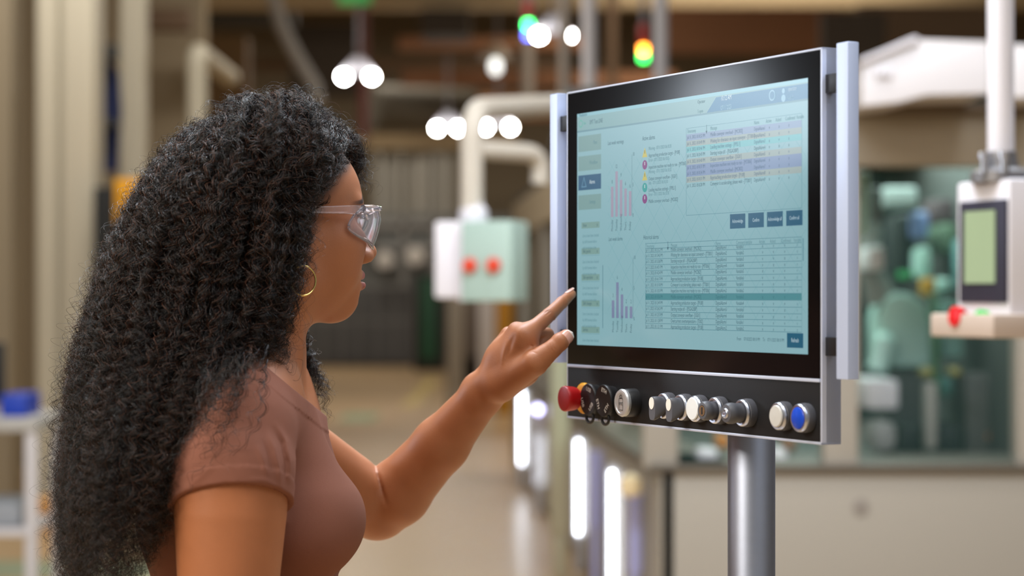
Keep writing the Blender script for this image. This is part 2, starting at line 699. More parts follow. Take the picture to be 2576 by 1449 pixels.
def skin_col(V):
    q = (V - HEAD) @ HM.T
    c = np.tile(SKIN, (len(V), 1))

    def mix(w, k):
        w = np.clip(w, 0, 1)[:, None]
        return c * (1 - w) + k * w
    f, r, u = q[:, 0], np.abs(q[:, 1]), q[:, 2]
    # lips
    lc = -.0440 - r * .02
    up = (u - lc) / (.0125 * np.clip(1 - (r / .027) ** 2, 0.02, 1))
    lo_ = (lc - u) / (.0150 * np.clip(1 - (r / .026) ** 2, 0.02, 1))
    w = smooth_step(1.1, .85, np.maximum(up, lo_)) * (f > .075) * (r < .026)
    c = mix(w, LIP)
    # brows
    t = (r - .012) / .0465
    bc = .0580 - .0125 * np.clip(t, 0, 1) ** 1.5
    w = smooth_step(1, .4, np.abs(u - bc) / (.0064 - .003 * np.clip(t, 0, 1))) * smooth_step(-.05, .1, t) * smooth_step(1.05, .85, t) * (f > .04)
    c = mix(w * .95, DARK)
    w = (np.abs(u - .0322) < .0011) * (f > .076) * (r > .017) * (r < .048)      # lash line
    c = mix(w * .8, DARK)
    # knuckles darker, finger ends and nail beds lighter
    for pt, rad, k, a in ((FI[1], .0135, rgb(120, 68, 44)[:3], .45), (MC[0] + np.array([-.006, 0, .008]), .013, rgb(126, 72, 46)[:3], .3), (MC[1] + np.array([-.004, 0, .008]), .012, rgb(126, 72, 46)[:3], .3),
                          (TH[2], .014, rgb(128, 74, 50)[:3], .35), (FI[3], .0125, rgb(206, 148, 116)[:3], .55), (TH[4], .013, rgb(196, 136, 106)[:3], .4)):
        dd = np.sqrt(((V - pt) ** 2).sum(1))
        c = mix(smooth_step(rad, rad * .35, dd) * a, np.array(k))
    # scalp under the hair
    ed = hairline(q)
    w = smooth_step(-.014, .012, ed) * smooth_step(-.075, -.035, q[:, 2])
    c = mix(w * .93, DARK)
    return c


def hairline(q):
    """> 0 where hair grows: distance behind the hairline, head frame"""
    f, r, u = q[:, 0], np.abs(q[:, 1]), q[:, 2]
    # front limit of hair (largest f with hair) as a function of height
    lim = np.interp(u, [-.09, -.03, .0, .03, .05, .075, .10, .13], [-.045, -.016, .012, .022, .032, .050, .086, .2])
    lim = lim + smooth_step(.03, .0, r) * .0
    return np.where(q[:, 2] > -.10, lim - f, -1)


def person():
    root = empty('person', (px2x(640), YT, 0), 'person with long dark curly hair, brown t-shirt and clear glasses pointing at the control panel', 'person')
    inv = Vector(root.location)

    def par(o):
        o.parent = root
        o.location = -inv
        return o
    V, Q, n = [], [], 0
    fwrist = P(1150, 1060, 2.73)[0]
    zneck = P(0, 890, 2.5)[2]

    def isneck(c):
        return (c[:, 2] > zneck) & (c[:, 0] < px2x(960))

    def ishand(c):
        return (c[:, 0] > fwrist)
    hneck = H_HEAD
    for lo, hi, h, keep in (
            ((HEAD[0] - .14, 2.35, zneck - .004), (HEAD[0] + .15, 2.66, HEAD[2] + .17), hneck, isneck),
            ((fwrist - .004, 2.58, 1.18), (fwrist + .24, 2.80, 1.50), H_HAND, ishand),
            ((px2x(330), 2.20, .02), (fwrist + .01, 2.90, zneck + .012), H_BODY, lambda c: ~(isneck(c) & (c[:, 2] > zneck + .005)) & ~(c[:, 0] > fwrist + .005))):
        v, q = grid_mesh(BF, lo, hi, h, keep)
        V.append(v)
        Q.append(q + n)
        n += len(v)
    V, Q = np.concatenate(V), np.concatenate(Q)
    skin = mat('skin', rgb(163, 103, 68), .46, bump=.22, bscale=850, noise=.10, nscale=26, spec=.5, attr='col')
    body = par(np_mesh('body', V, Q, skin, None, skin_col(V)))
    return root, par, body
# ================================================================== clothing, hair, glasses
def plane3(a, b, c, up):
    n = np.cross(b - a, c - a)
    n /= np.linalg.norm(n)
    if n @ np.array(up) < 0:
        n = -n
    return a, n


def make_shirt():
    neck = plane3(P(651, 907, 2.43), P(651, 907, 2.57), P(764, 1000, 2.50), (1, 0, 1))
    hemR = plane3(P(431, 1284, 2.31), P(602, 1217, 2.25), P(720, 1259, 2.31), (0, 0, -1))
    la, lb = P(712, 1108, 2.68), P(830, 1190, 2.745)
    hemL = (la + (lb - la) * .12, (lb - la) / np.linalg.norm(lb - la))
    S = Field()
    torso_field(S)
    S.cone(P(672, 860, 2.505), P(622, 985, 2.505), .052, .053, .02)
    for y in (2.425, 2.585):
        pass
    S.cone(P(800, 1300, 2.45), P(800, 1300, 2.55), .046, .046, .02)       # cloth bridging the chest
    A1 = Field()
    A1.chain(RS[:4], [r + g for r, g in zip(RSr, (.003, .0045, .0055, .006))], .014, ki=.004)
    A2 = Field()
    A2.chain(LS, [r + .004 for r in LSr], .014, ki=.004)
    for ln, w, dp in (([(700, 1068), (722, 1110), (733, 1160), (730, 1205)], 5, -.0028),
                      ([(690, 1075), (710, 1115), (722, 1165), (722, 1215)], 4, .0020),
                      ([(680, 1085), (698, 1125), (710, 1175), (712, 1225)], 5, -.0022),
                      ([(668, 1100), (684, 1140), (697, 1185)], 5, .0016),
                      ([(655, 1110), (672, 1150), (686, 1195)], 6, -.0014),
                      ([(640, 1195), (680, 1200), (715, 1222)], 5, -.0012),
                      ([(470, 1230), (520, 1190), (560, 1150)], 9, -.0012)):
        A1.groove(ln, w, dp, 2.20, 2.40)

    def fn(p):
        t = S(p) - .0035
        t = np.maximum(t, .935 - p[:, 2])
        r = A1(p)
        hr = (p - hemR[0]) @ hemR[1]
        r = r - .0009 * (hr > -.017) - .0004 * (hr > -.0185)
        r = np.maximum(r, hr)
        hL = (p - hemL[0]) @ hemL[1]
        l_ = np.maximum(A2(p), hL)
        d = smin(smin(t, r, .012), l_, .014)
        bo = BF(p) - .0030 + .03 * (1 - smooth_step(1.235, 1.275, p[:, 2])) + .03 * smooth_step(-.012, .0, hL) * (p[:, 1] > 2.6)
        d = np.minimum(d, bo)
        hn = (p - neck[0]) @ neck[1]
        d = d - .0010 * (hn > -.014) * (p[:, 2] > 1.28)
        inner = BF(p) + .0012
        d = np.maximum(d, -inner)
        return np.maximum(d, np.where(p[:, 2] > 1.25, hn, -1))
    SF = Field()
    SF.add(fn, (px2x(650), YT, 1.2), .6)
    v, q = grid_mesh(SF, (px2x(330), 2.20, .92), (px2x(950), 2.80, 1.42), H_SHIRT, None)
    return v, q


def make_legwear():
    T = Field()
    T.ell(np.array([px2x(640), YT, .87]), (.120, .172, .13), .02)
    for hip, knee, ank in LG:
        T.chain([hip, knee, ank + np.array([0, 0, .02])], [.096, .066, .056], .03, ki=.02)

    def fn(p):
        return np.maximum(np.maximum(T(p), p[:, 2] - .975), .06 - p[:, 2])
    F = Field()
    F.add(fn, (px2x(640), YT, .5), .7)
    tr = grid_mesh(F, (px2x(640) - .2, YT - .25, .03), (px2x(640) + .25, YT + .25, 1.04), .006)
    shoes = []
    for hip, knee, ank in LG:
        G = Field()
        a = ank * [1, 1, 0]
        G.chain([a + [-.045, 0, .034], a + [.06, 0, .032], a + [.14, 0, .026]], [.033, .040, .026], .02, ki=.02)
        G.cone(a + [-.01, 0, .04], a + [-.005, 0, .10], .036, .040, .03)

        def fs(p, G=G):
            return np.maximum(G(p), .002 - p[:, 2])
        H = Field()
        H.add(fs, a + [.04, 0, .05], .2)
        shoes.append(grid_mesh(H, a + [-.12, -.09, -.004], a + [.22, .09, .16], .004))
    return tr, shoes


# ------------------------------------------------------------------ hair
hy_ = [226, 240, 262, 290, 325, 370, 430, 500, 600, 700, 800, 900, 1000, 1100, 1200, 1300, 1400, 1480, 1600]
hL_ = [655, 612, 566, 522, 482, 444, 400, 354, 306, 268, 236, 204, 182, 168, 158, 156, 158, 166, 180]
hR_ = [735, 775, 812, 842, 860, 862, 818, 766, 754, 742, 716, 672, 606, 540, 486, 440, 392, 350, 320]
hD_ = [.022, .045, .066, .086, .103, .118, .132, .142, .150, .154, .157, .158, .157, .150, .142, .132, .118, .105, .09]
hN_ = [.022, .045, .066, .088, .106, .122, .136, .146, .154, .160, .168, .184, .214, .236, .242, .236, .22, .20, .18]
gap_ = [0, 0, .05, .12, .25, .42, .56, .60, .58, .54, .50, .46, .40, .3, .2, .1, 0, 0, 0]
_yy = np.linspace(hy_[0], hy_[-1], 400)


def _tab(v):
    return catmull(hy_, v, 400)[1]


_hl, _hr, _hd, _hg, _hn = _tab(hL_), _tab(hR_), _tab(hD_), _tab(gap_), _tab(hN_)


def z2y(z):
    return HORIZON + (EYE - z) * FPX / YB


def env_point(z, a, rho, side):
    """a: 0 front edge .. 1 middle of the back; side -1 near the camera, +1 far"""
    y = z2y(z)
    xl, xr, D, g = (np.interp(y, _yy, t) for t in (_hl, _hr, _hn if side < 0 else _hd, _hg))
    ph = a * math.pi
    cfx = np.cos(ph)
    fy = np.where(ph < math.pi / 2, g + (1 - g) * np.sin(ph), np.sin(np.clip(ph, 0, math.pi)) ** .75)
    Y = YB + side * rho * D * fy
    return px2x((xl + xr) / 2 + rho * (xr - xl) / 2 * cfx, Y if side < 0 else YB), Y


def make_hair():
    r = np.random.RandomState(11)
    # ---- roots on the scalp
    n = 9000
    d = r.normal(size=(n, 3))
    d /= np.linalg.norm(d, axis=1)[:, None]
    q = d * [.093, .074, .083] + [-.006, 0, .062]
    ok = (hairline(q) > .002) & (q[:, 2] > -.02)
    ok &= ~((q[:, 2] < .02) & (q[:, 0] > .0))
    q = q[ok]
    wgt = .6 + 1.0 * smooth_step(.06, .14, q[:, 2])
    q = q[r.rand(len(q)) < wgt][:N_LOCK]
    root = HEAD + q @ HM
    LK = []
    for i in range(len(q)):
        w = root[i]
        y = z2y(w[2])
        xl, xr, D = (np.interp(y, _yy, t) for t in (_hl, _hr, _hd))
        side = -1 if w[1] + r.normal(0, .006) < YB + .01 else 1
        if side > 0 and r.rand() < .55:
            continue
        # angle about the head from the front
        ang = math.atan2(abs(q[i, 1]) + 1e-4, q[i, 0] + .01) / math.pi
        a = np.clip(ang * 1.02 + r.normal(0, .05), 0.0, 1.0)
        e = np.clip((q[i, 2] + .02) / .15, 0, 1)
        rho = np.clip(.50 + .52 * e + r.normal(0, .09), .5, 1.03)
        if a < .30:
            rho = max(rho, .90)
        zs = min(w[2] + .006 + .026 * e * r.rand() + .006 * e, P(0, 230 + 45 * r.rand(), YB)[2])
        ye = r.normal(1385, 125)
        if a < .22:
            ye = r.uniform(900, 1330)
        ze = P(0, min(ye, 1590), YB)[2]
        L = max(zs - ze, .05)
        m = int((L + .05) / .0032)
        t = np.linspace(0, 1, m)
        z = zs + (ze - zs) * t
        av = a + .035 * np.sin(t * r.uniform(3, 7) + r.uniform(0, 6)) * t
        rv = rho + .05 * np.sin(t * r.uniform(3, 9) + r.uniform(0, 6)) * np.minimum(1, t * 3)
        X, Y = env_point(z, np.clip(av, 0, 1), rv, side)
        B = np.stack([X, Y, z], -1)
        arc = t * L
        bl = smooth_step(-.012, r.uniform(.035, .07), arc)[:, None]
        LK.append((w * (1 - bl) + B * bl, side, a, rho))
    # far side locks that fall in front of the far shoulder, and the fringe

    def free(pts, n_, jit, step=.0032, aa=.1):
        for _ in range(n_):
            A = np.array([np.array(p) for p in pts])
            A = A + np.cumsum(r.normal(0, jit, A.shape), 0) * np.linspace(.2, 1, len(A))[:, None]
            A += r.normal(0, jit, 3)
            cut = r.uniform(.6, 1.0)
            L = np.linalg.norm(np.diff(A, axis=0), axis=1).sum() * cut
            m = max(int(L / step), 8)
            tt = np.linspace(0, (len(A) - 1) * cut, m)
            k = np.arange(len(A))
            # smooth interpolation through the points
            Z = np.stack([np.interp(tt, *catmull(k, A[:, j], 80)) for j in range(3)], -1)
            LK.append((Z, 0, aa, 1.0))
    free([P(700, 640, 2.575), P(735, 760, 2.585), P(748, 860, 2.59), P(762, 940, 2.60), P(790, 1000, 2.60), P(805, 1050, 2.60)], 26, .0045)
    free([P(800, 350, 2.50), P(856, 335, 2.54), P(890, 370, 2.565), P(900, 420, 2.575), P(906, 470, 2.58), P(908, 505, 2.58)], 26, .0022)
    free([P(740, 290, 2.47), P(810, 300, 2.48), P(862, 345, 2.52), P(893, 395, 2.56)], 24, .0035)
    free([P(750, 330, 2.44), P(800, 360, 2.44), P(832, 396, 2.445), P(820, 440, 2.435), P(792, 480, 2.425)], 16, .0028)
    free([P(735, 420, 2.42), P(768, 460, 2.42), P(774, 510, 2.42), P(766, 560, 2.415), P(760, 620, 2.42), P(756, 690, 2.425)], 20, .003)
    free([P(690, 300, 2.47), P(650, 256, 2.46), P(590, 268, 2.45), P(530, 298, 2.44)], 24, .004)
    free([P(710, 300, 2.47), P(722, 250, 2.46), P(772, 264, 2.45), P(825, 300, 2.44)], 24, .004)
    free([P(700, 300, 2.46), P(700, 254, 2.44), P(690, 290, 2.40), P(685, 370, 2.368), P(680, 460, 2.355)], 26, .005)
    free([P(690, 300, 2.46), P(640, 268, 2.43), P(610, 310, 2.39), P(590, 400, 2.362), P(580, 480, 2.352)], 22, .005)
    free([P(720, 300, 2.46), P(750, 266, 2.44), P(770, 310, 2.40), P(780, 390, 2.375), P(780, 470, 2.37)], 22, .005)
    free([P(800, 480, 2.43), P(826, 462, 2.432), P(842, 446, 2.437), P(838, 436, 2.44)], 7, .0025, aa=.5)
    free([P(790, 520, 2.43), P(812, 508, 2.43), P(826, 490, 2.432)], 6, .002, aa=.5)
    for dx in (0, 30, 55):
        free([P(640 - dx, 880, 2.33), P(608 - dx, 950, 2.275), P(575 - dx, 1020, 2.245), P(535 - dx, 1090, 2.235), P(505 - dx, 1150, 2.235)], 10, .009, aa=.5)
    # keep the locks outside the body
    P_ = np.concatenate([l[0] for l in LK])
    for it in range(3):
        dd = BF(P_)
        m = dd < .006
        if not m.any():
            break
        e = .002
        idx = np.nonzero(m)[0]
        G = np.stack([(BF(P_[idx] + e * np.eye(3)[j]) - dd[idx]) / e for j in range(3)], -1)
        G /= np.linalg.norm(G, axis=1)[:, None] + 1e-6
        st = np.minimum(.006 - dd[idx], .02)
        P_[idx] += G * st[:, None]
    o = 0
    out, sizes, rad = [], [], []
    for pts, side, a, rho in LK:
        m = len(pts)
        c = P_[o:o + m].copy()
        o += m
        # smooth the pushed centre line
        for _ in range(4):
            c[1:-1] = (c[:-2] + 2 * c[1:-1] + c[2:]) / 4
        seg = np.linalg.norm(np.diff(c, axis=0), axis=1)
        s = np.concatenate([[0], np.cumsum(seg)])
        tan = np.gradient(c, axis=0)
        tan /= np.linalg.norm(tan, axis=1)[:, None] + 1e-9
        ref = r.normal(size=3)
        e1 = np.cross(tan, ref)
        e1 /= np.linalg.norm(e1, axis=1)[:, None] + 1e-9
        e2 = np.cross(tan, e1)
        lam = r.uniform(.015, .031)
        amp = r.uniform(.0030, .0066) * (.8 if side == 0 else 1)
        ph0 = r.uniform(0, 6.3)
        handed = 1 if r.rand() < .5 else -1
        th = 2 * np.pi * s / lam
        for _ in range(3):
            th = th + r.uniform(.3, 1.0) * np.sin(s / r.uniform(.012, .05) + r.uniform(0, 6))
        am0 = .8 + .3 * np.sin(s / r.uniform(.012, .04) + r.uniform(0, 6))
        grow = smooth_step(.0, .03, s) * (.75 + .45 * s / max(s[-1], .1)) * am0
        # slow wandering of the whole lock
        for ee in (e1, e2):
            c = c + ee * (smooth_step(.01, .08, s) * (.0035 * np.sin(s / r.uniform(.02, .05) + r.uniform(0, 6)) + .004 * np.sin(s / r.uniform(.05, .1) + r.uniform(0, 6))))[:, None]
        ns = N_STR if side <= 0 else max(4, N_STR // 2)
        if side == 0 and a == .5:
            ns = 5
        for k in range(ns):
            fly = r.rand() < .16
            wild = fly and r.rand() < .25
            spread = (.0045 if not fly else .010) * (1 if side else .6)
            oa, orr = r.uniform(0, 6.3), spread * math.sqrt(r.rand())
            ph = ph0 + r.normal(0, .38 if not fly else 1.5)
            am = amp * r.uniform(.7, 1.3) * (1.5 if fly else 1) * (1.6 if wild else 1)
            cutoff = int(m * (1 - .4 * r.rand() ** 2)) if m > 24 else m
            sl = slice(0, max(cutoff, 8))
            ss = s[sl]
            tj = th[sl] + r.uniform(.1, .4) * np.sin(ss / r.uniform(.010, .03) + r.uniform(0, 6))
            hx = np.cos(handed * tj + ph) * am * grow[sl]
            hy = np.sin(handed * tj + ph) * am * grow[sl]
            tp = (.35 + .65 * smooth_step(0, .05, ss)) * (1 + (.9 if fly else .25) * ss / .4)
            k1 = .0005 * np.sin(ss / r.uniform(.004, .008) + r.uniform(0, 6)) * smooth_step(0, .03, ss)
            w1 = k1 + (.010 if wild else .004 if fly else .0014) * np.sin(ss / .045 + r.uniform(0, 6)) * smooth_step(0, .06, ss)
            w2 = k1 + (.010 if wild else .004 if fly else .0014) * np.sin(ss / .037 + r.uniform(0, 6)) * smooth_step(0, .06, ss)
            pp = c[sl] + e1[sl] * (hx + (math.cos(oa) * orr * tp) + w1)[:, None] + e2[sl] * (hy + (math.sin(oa) * orr * tp) + w2)[:, None]
            out.append(pp)
            sizes.append(len(pp))
            tt = np.linspace(0, 1, len(pp))
            rad.append((.00019 if not fly else .00013) * (1 - .55 * tt ** 2) * r.uniform(.6, 1.35))
    return np.concatenate(out).astype(np.float32), sizes, np.concatenate(rad).astype(np.float32)


def hair_core():
    zs = [P(0, y, YB)[2] for y in np.linspace(318, 1250, 60)]
    nA = 40
    V, Q = [], []
    r = np.random.RandomState(3)
    for i, z in enumerate(zs):
        y = z2y(z)
        rho = np.interp(y, [318, 360, 420, 900, 1100, 1250], [.66, .78, .84, .88, .74, .40])
        for k in range(2 * nA):
            side = -1 if k < nA else 1
            a = (k + .5) / nA if k < nA else 1 - (k - nA + .5) / nA
            X, Y = env_point(z, a, rho * (.97 if a > .06 else .9) + r.normal(0, .012), side)
            V.append((float(X), float(Y), z))
    n = 2 * nA
    for i in range(len(zs) - 1):
        for k in range(n):
            Q.append((i * n + k, i * n + (k + 1) % n, (i + 1) * n + (k + 1) % n, (i + 1) * n + k))
    me = bpy.data.meshes.new('hair')
    f = [tuple(x) for x in Q] + [tuple(range(n))[::-1], tuple(range((len(zs) - 1) * n, len(zs) * n))]
    me.from_pydata(V, [], f)
    me.shade_smooth()
    return me


def nail(par, c, along, out, L, W, name='fingernail'):
    along = np.array(along, float)
    along /= np.linalg.norm(along)
    out = np.array(out, float)
    out -= along * (out @ along)
    out /= np.linalg.norm(out)
    side = np.cross(along, out)
    mb = MB()
    nu, nv = 10, 12
    vs, fs = [], []
    for j in range(nv + 1):
        v = j / nv
        yy = (v - .5) * L
        # rounded at both ends
        wf = (1 - abs(2 * v - 1) ** 3.2) ** .45
        for i in range(nu + 1):
            u = (i / nu * 2 - 1)
            xx = u * W / 2 * max(wf, .05)
            h = -(xx * xx) / (W * 1.2) + .0004 - .00012 * (v > .93)
            vs.append(c + side * xx + along * yy + out * (h - .0006 * (2 * v - 1) ** 2))
    for j in range(nv):
        for i in range(nu):
            a = j * (nu + 1) + i
            fs.append((a, a + 1, a + nu + 2, a + nu + 1))
            mb.mi.append(1 if j >= nv - 2 else 0)
    mb.v = [Vector(v) for v in vs]
    mb.f = fs
    o = mb.build(name, [mat('nail', rgb(214, 158, 142), .25, spec=.6, coat=.4), mat('nail_edge', rgb(238, 222, 214), .3)], None, True)
    sol = o.modifiers.new('s', 'SOLIDIFY')
    sol.thickness = .0007
    sol.offset = -1
    par(o)
    return o


def dress(root, par, body):
    cloth = mat('brown_jersey', rgb(130, 86, 72), .92, bump=.25, bscale=1500, noise=.05, nscale=30, spec=.18)
    v, q = make_shirt()
    par(np_mesh('t_shirt', v, q, cloth))['label'] = 'fitted brown short-sleeved t-shirt'
    tr, sh = make_legwear()
    par(np_mesh('trousers', tr[0], tr[1], mat('dark_trousers', rgb(38, 40, 48), .9, noise=.1)))
    for v, q in sh:
        par(np_mesh('shoe', v, q, mat('shoe_black', rgb(26, 26, 28), .6)))
    # eyes
    for s in (1, -1):
        c = hl(.0755, s * .032, .027)
        mb = MB()
        g = Fv * .97 + Rv * .10 - Uv * .10          # gaze
        prof = [(0, -.0121)]
        for k in range(1, 24):
            an = math.pi * k / 24
            prof.append((.0121 * math.sin(an), -.0121 * math.cos(an)))
        prof.append((0, .0121))
        mb.lathe(prof, c, g, 28)
        nf = 28
        for i in range(len(mb.f)):
            ring = i // nf
            mb.mi[i] = 2 if ring >= 22 else (1 if ring >= 20 else 0)
        e = par(mb.build('eye', [mat('eye_white', rgb(225, 220, 214), .15, coat=.8), mat('iris_brown', rgb(58, 36, 24), .15, coat=.8), mat('pupil_black', rgb(8, 8, 8), .1, coat=.8)], None, True))
    # hair
    dark = mat('hair_dark', rgb(16, 12, 13), .55, spec=.3)
    core = par(link('hair', hair_core(), dark))
    core['label'] = 'long dark brown curly hair'
    pts, sizes, rad = make_hair()
    hc = bpy.data.hair_curves.new('hair_strands')
    hc.add_curves(sizes)
    off = np.array([root.location[:]], np.float32)
    hc.attributes['position'].data.foreach_set('vector', pts.ravel())
    ra = hc.attributes.get('radius') or hc.attributes.new('radius', 'FLOAT', 'POINT')
    ra.data.foreach_set('value', rad)
    hm = bpy.data.materials.new('hair_strand')
    hm.use_nodes = True
    b = hm.node_tree.nodes['Principled BSDF']
    b.inputs['Base Color'].default_value = rgb(40, 27, 24)
    b.inputs['Roughness'].default_value = .23
    b.inputs['Specular IOR Level'].default_value = .36
    ci = hm.node_tree.nodes.new('ShaderNodeHairInfo')
    cr = hm.node_tree.nodes.new('ShaderNodeValToRGB')
    cr.color_ramp.elements[0].color = rgb(6, 5, 6)
    cr.color_ramp.elements[1].color = rgb(82, 52, 38)
    cr.color_ramp.elements[0].position = .70
    hm.node_tree.links.new(ci.outputs['Random'], cr.inputs['Fac'])
    hm.node_tree.links.new(cr.outputs['Color'], b.inputs['Base Color'])
    hc.materials.append(hm)
    so = bpy.data.objects.new('hair_strands', hc)
    C.objects.link(so)
    so.parent = core
    print('HAIR', len(sizes), len(pts))
    # nails
    d = FI[3] - FI[2]
    d = d / np.linalg.norm(d)
    nout = np.array([-.55, -.45, .62])
    no = nout - d * (nout @ d)
    no /= np.linalg.norm(no)
    nail(par, FI[3] - d * .0005 + no * .0064, d + no * -.10, no, .0175, .0094)
    d = TH[4] - TH[2]
    d = d / np.linalg.norm(d)
    nout = np.array([.25, -.96, -.02])
    no = nout - d * (nout @ d)
    no /= np.linalg.norm(no)
    nail(par, TH[4] - d * .0026 + no * .0114, d + no * -.18, no, .0190, .0162)
    d = FR[3] - FR[2]
    nail(par, FR[3] + np.array([.006, 0, -.004]), FL[3] - FL[2], (.5, -.2, -.8), .010, .008)


def make_glasses():
    clear = mat('clear_plastic', rgb(250, 244, 250), .04, trans=.90, ior=1.40, spec=.7)
    root = empty('safety_glasses', hl(.06, 0, .036), 'clear plastic safety glasses worn by the curly-haired person', 'glasses')

    def up(o):
        o.parent = root
        o.location = -Vector(root.location)
        return o
    path = np.array([(.109, .005), (.1135, .018), (.112, .034), (.103, .050), (.088, .063), (.071, .0715), (.057, .0745)])
    uh = np.array([.037, .041, .0415, .041, .0405, .0375, .0200])
    ul = np.array([.012, .001, -.006, -.004, .002, .008, .0160])
    k = np.arange(len(path))
    tt = np.linspace(0, len(path) - 1, 40)
    f, r, h, l = (np.interp(tt, *catmull(k, v, 120)) for v in (path[:, 0], path[:, 1], uh, ul))
    for s in (1, -1):
        mb = MB()
        n2 = 12
        for j in range(40):
            for i in range(n2 + 1):
                u = l[j] + (h[j] - l[j]) * i / n2
                bow = -.006 * (1 - (2 * i / n2 - 1) ** 2) * -.5
                mb.v.append(Vector(hl(f[j] + bow - .38 * max(0, .030 - u) * (1 - j / 39), s * r[j], u)))
        for j in range(39):
            for i in range(n2):
                a = j * (n2 + 1) + i
                mb.f.append([a, a + 1, a + n2 + 2, a + n2 + 1])
                mb.mi.append(0)
        o = mb.build('lens', clear, None, True)
        sd = o.modifiers.new('s', 'SOLIDIFY')
        sd.thickness = .0021
        up(o)
        rim = MB()
        pts = [hl(f[j] - .38 * max(0, .030 - l[j]) * (1 - j / 39), s * r[j], l[j]) for j in range(40)]
        pts += [hl(f[j], s * r[j], h[j]) for j in range(39, 29, -1)]
        pts = [Vector(p) for p in pts]
        for _ in range(3):
            pts = [pts[0]] + [(pts[i - 1] + pts[i] * 2 + pts[i + 1]) / 4 for i in range(1, len(pts) - 1)] + [pts[-1]]
        rim.tube(pts, .0016, 8)
        up(rim.build('rim', clear, None, True))
        # temple arm
        tm = MB()
        prof = [(.078, .0690, .0375, .0050, .0022), (.070, .0745, .0378, .0054, .0024), (.055, .0770, .0378, .0050, .0020),
                (.030, .0785, .0370, .0045, .0018), (.000, .0790, .0360, .0038, .0018), (-.020, .0785, .0350, .0034, .0018),
                (-.032, .0780, .0280, .0030, .0018), (-.040, .077, .012, .0028, .0018)]
        for a in prof:
            for c_ in range(12):
                an = 2 * math.pi * c_ / 12
                sx, sy = math.copysign(abs(math.cos(an)) ** .6, math.cos(an)), math.copysign(abs(math.sin(an)) ** .6, math.sin(an))
                tm.v.append(Vector(hl(a[0], s * (a[1] + a[4] * sx), a[2] + a[3] * sy)))
        for j in range(len(prof) - 1):
            for c_ in range(12):
                tm.f.append([j * 12 + c_, j * 12 + (c_ + 1) % 12, (j + 1) * 12 + (c_ + 1) % 12, (j + 1) * 12 + c_])
                tm.mi.append(0)
        tm.f.append(list(range(12))[::-1])
        tm.f.append(list(range(len(prof) * 12 - 12, len(prof) * 12)))
        tm.mi += [0, 0]
        up(tm.build('temple', clear, None, True))
    br = MB()
    pts = []
    for s in (-1, 1):
        js = range(30, -1, -5) if s < 0 else range(0, 31, 5)
        for j in js:
            pts.append(hl(f[j] + .0005, s * r[j], h[j]))
    br.tube(pts, [.0046, .0042, .0036, .0031, .0030, .0030, .0030, .0030, .0030, .0030, .0031, .0036, .0042, .0046], 12)
    br.tube([hl(.108, -.008, .034), hl(.112, 0, .030), hl(.108, .008, .034)], .003, 10)
    up(br.build('brow_bar', clear, None, True))
    return root


def make_earring():
    gold = mat('gold', rgb(232, 196, 120), .22, metal=1.0)
    c = P(762, 706, 2.408)
    u = np.array([.80, .60, 0])
    pts = [c + u * (.0168 * math.cos(a)) + Uv * (.0168 * math.sin(a)) for a in np.linspace(0, 2 * math.pi, 48, endpoint=False)]
    mb = MB()
    mb.tube(pts, .0011, 10, closed=True)
    o = mb.build('hoop_earring', gold, None, True, origin=c)
    tag(o, 'thin gold hoop earring hanging below the dark curls', 'earring')
    return o
# ================================================================== the operator terminal
PO = (.0861, 2.748, 0.0)
PA = -math.atan2(.889, .458)
PS = np.array([.458, -.889, 0]) / math.hypot(.458, .889)
PBK = np.array([.889, .458, 0]) / math.hypot(.458, .889)


def s_of(px, back=0.0):
    """distance along the terminal's face of the point seen at column px, 'back' behind the face"""
    k = (px - 1288.0) / FPX
    X0, Z0 = PO[0] + PBK[0] * back, PO[1] + PBK[1] * back
    return (k * Z0 - X0) / (PS[0] - k * PS[1])


def z_of(s, py, back=0.0):
    Y = PO[1] + PS[1] * s + PBK[1] * back
    return EYE - (py - HORIZON) * Y / FPX


def text_mesh(body, size):
    cu = bpy.data.curves.new('t', 'FONT')
    cu.body = body
    cu.size = size
    cu.align_x = 'LEFT'
    cu.align_y = 'CENTER'
    cu.resolution_u = 2
    o = bpy.data.objects.new('t', cu)
    C.objects.link(o)
    dg = bpy.context.evaluated_depsgraph_get()
    me = o.evaluated_get(dg).to_mesh()
    vs = [tuple(v.co) for v in me.vertices]
    fs = [tuple(p.vertices) for p in me.polygons]
    o.evaluated_get(dg).to_mesh_clear()
    bpy.data.objects.remove(o)
    bpy.data.curves.remove(cu)
    return vs, fs


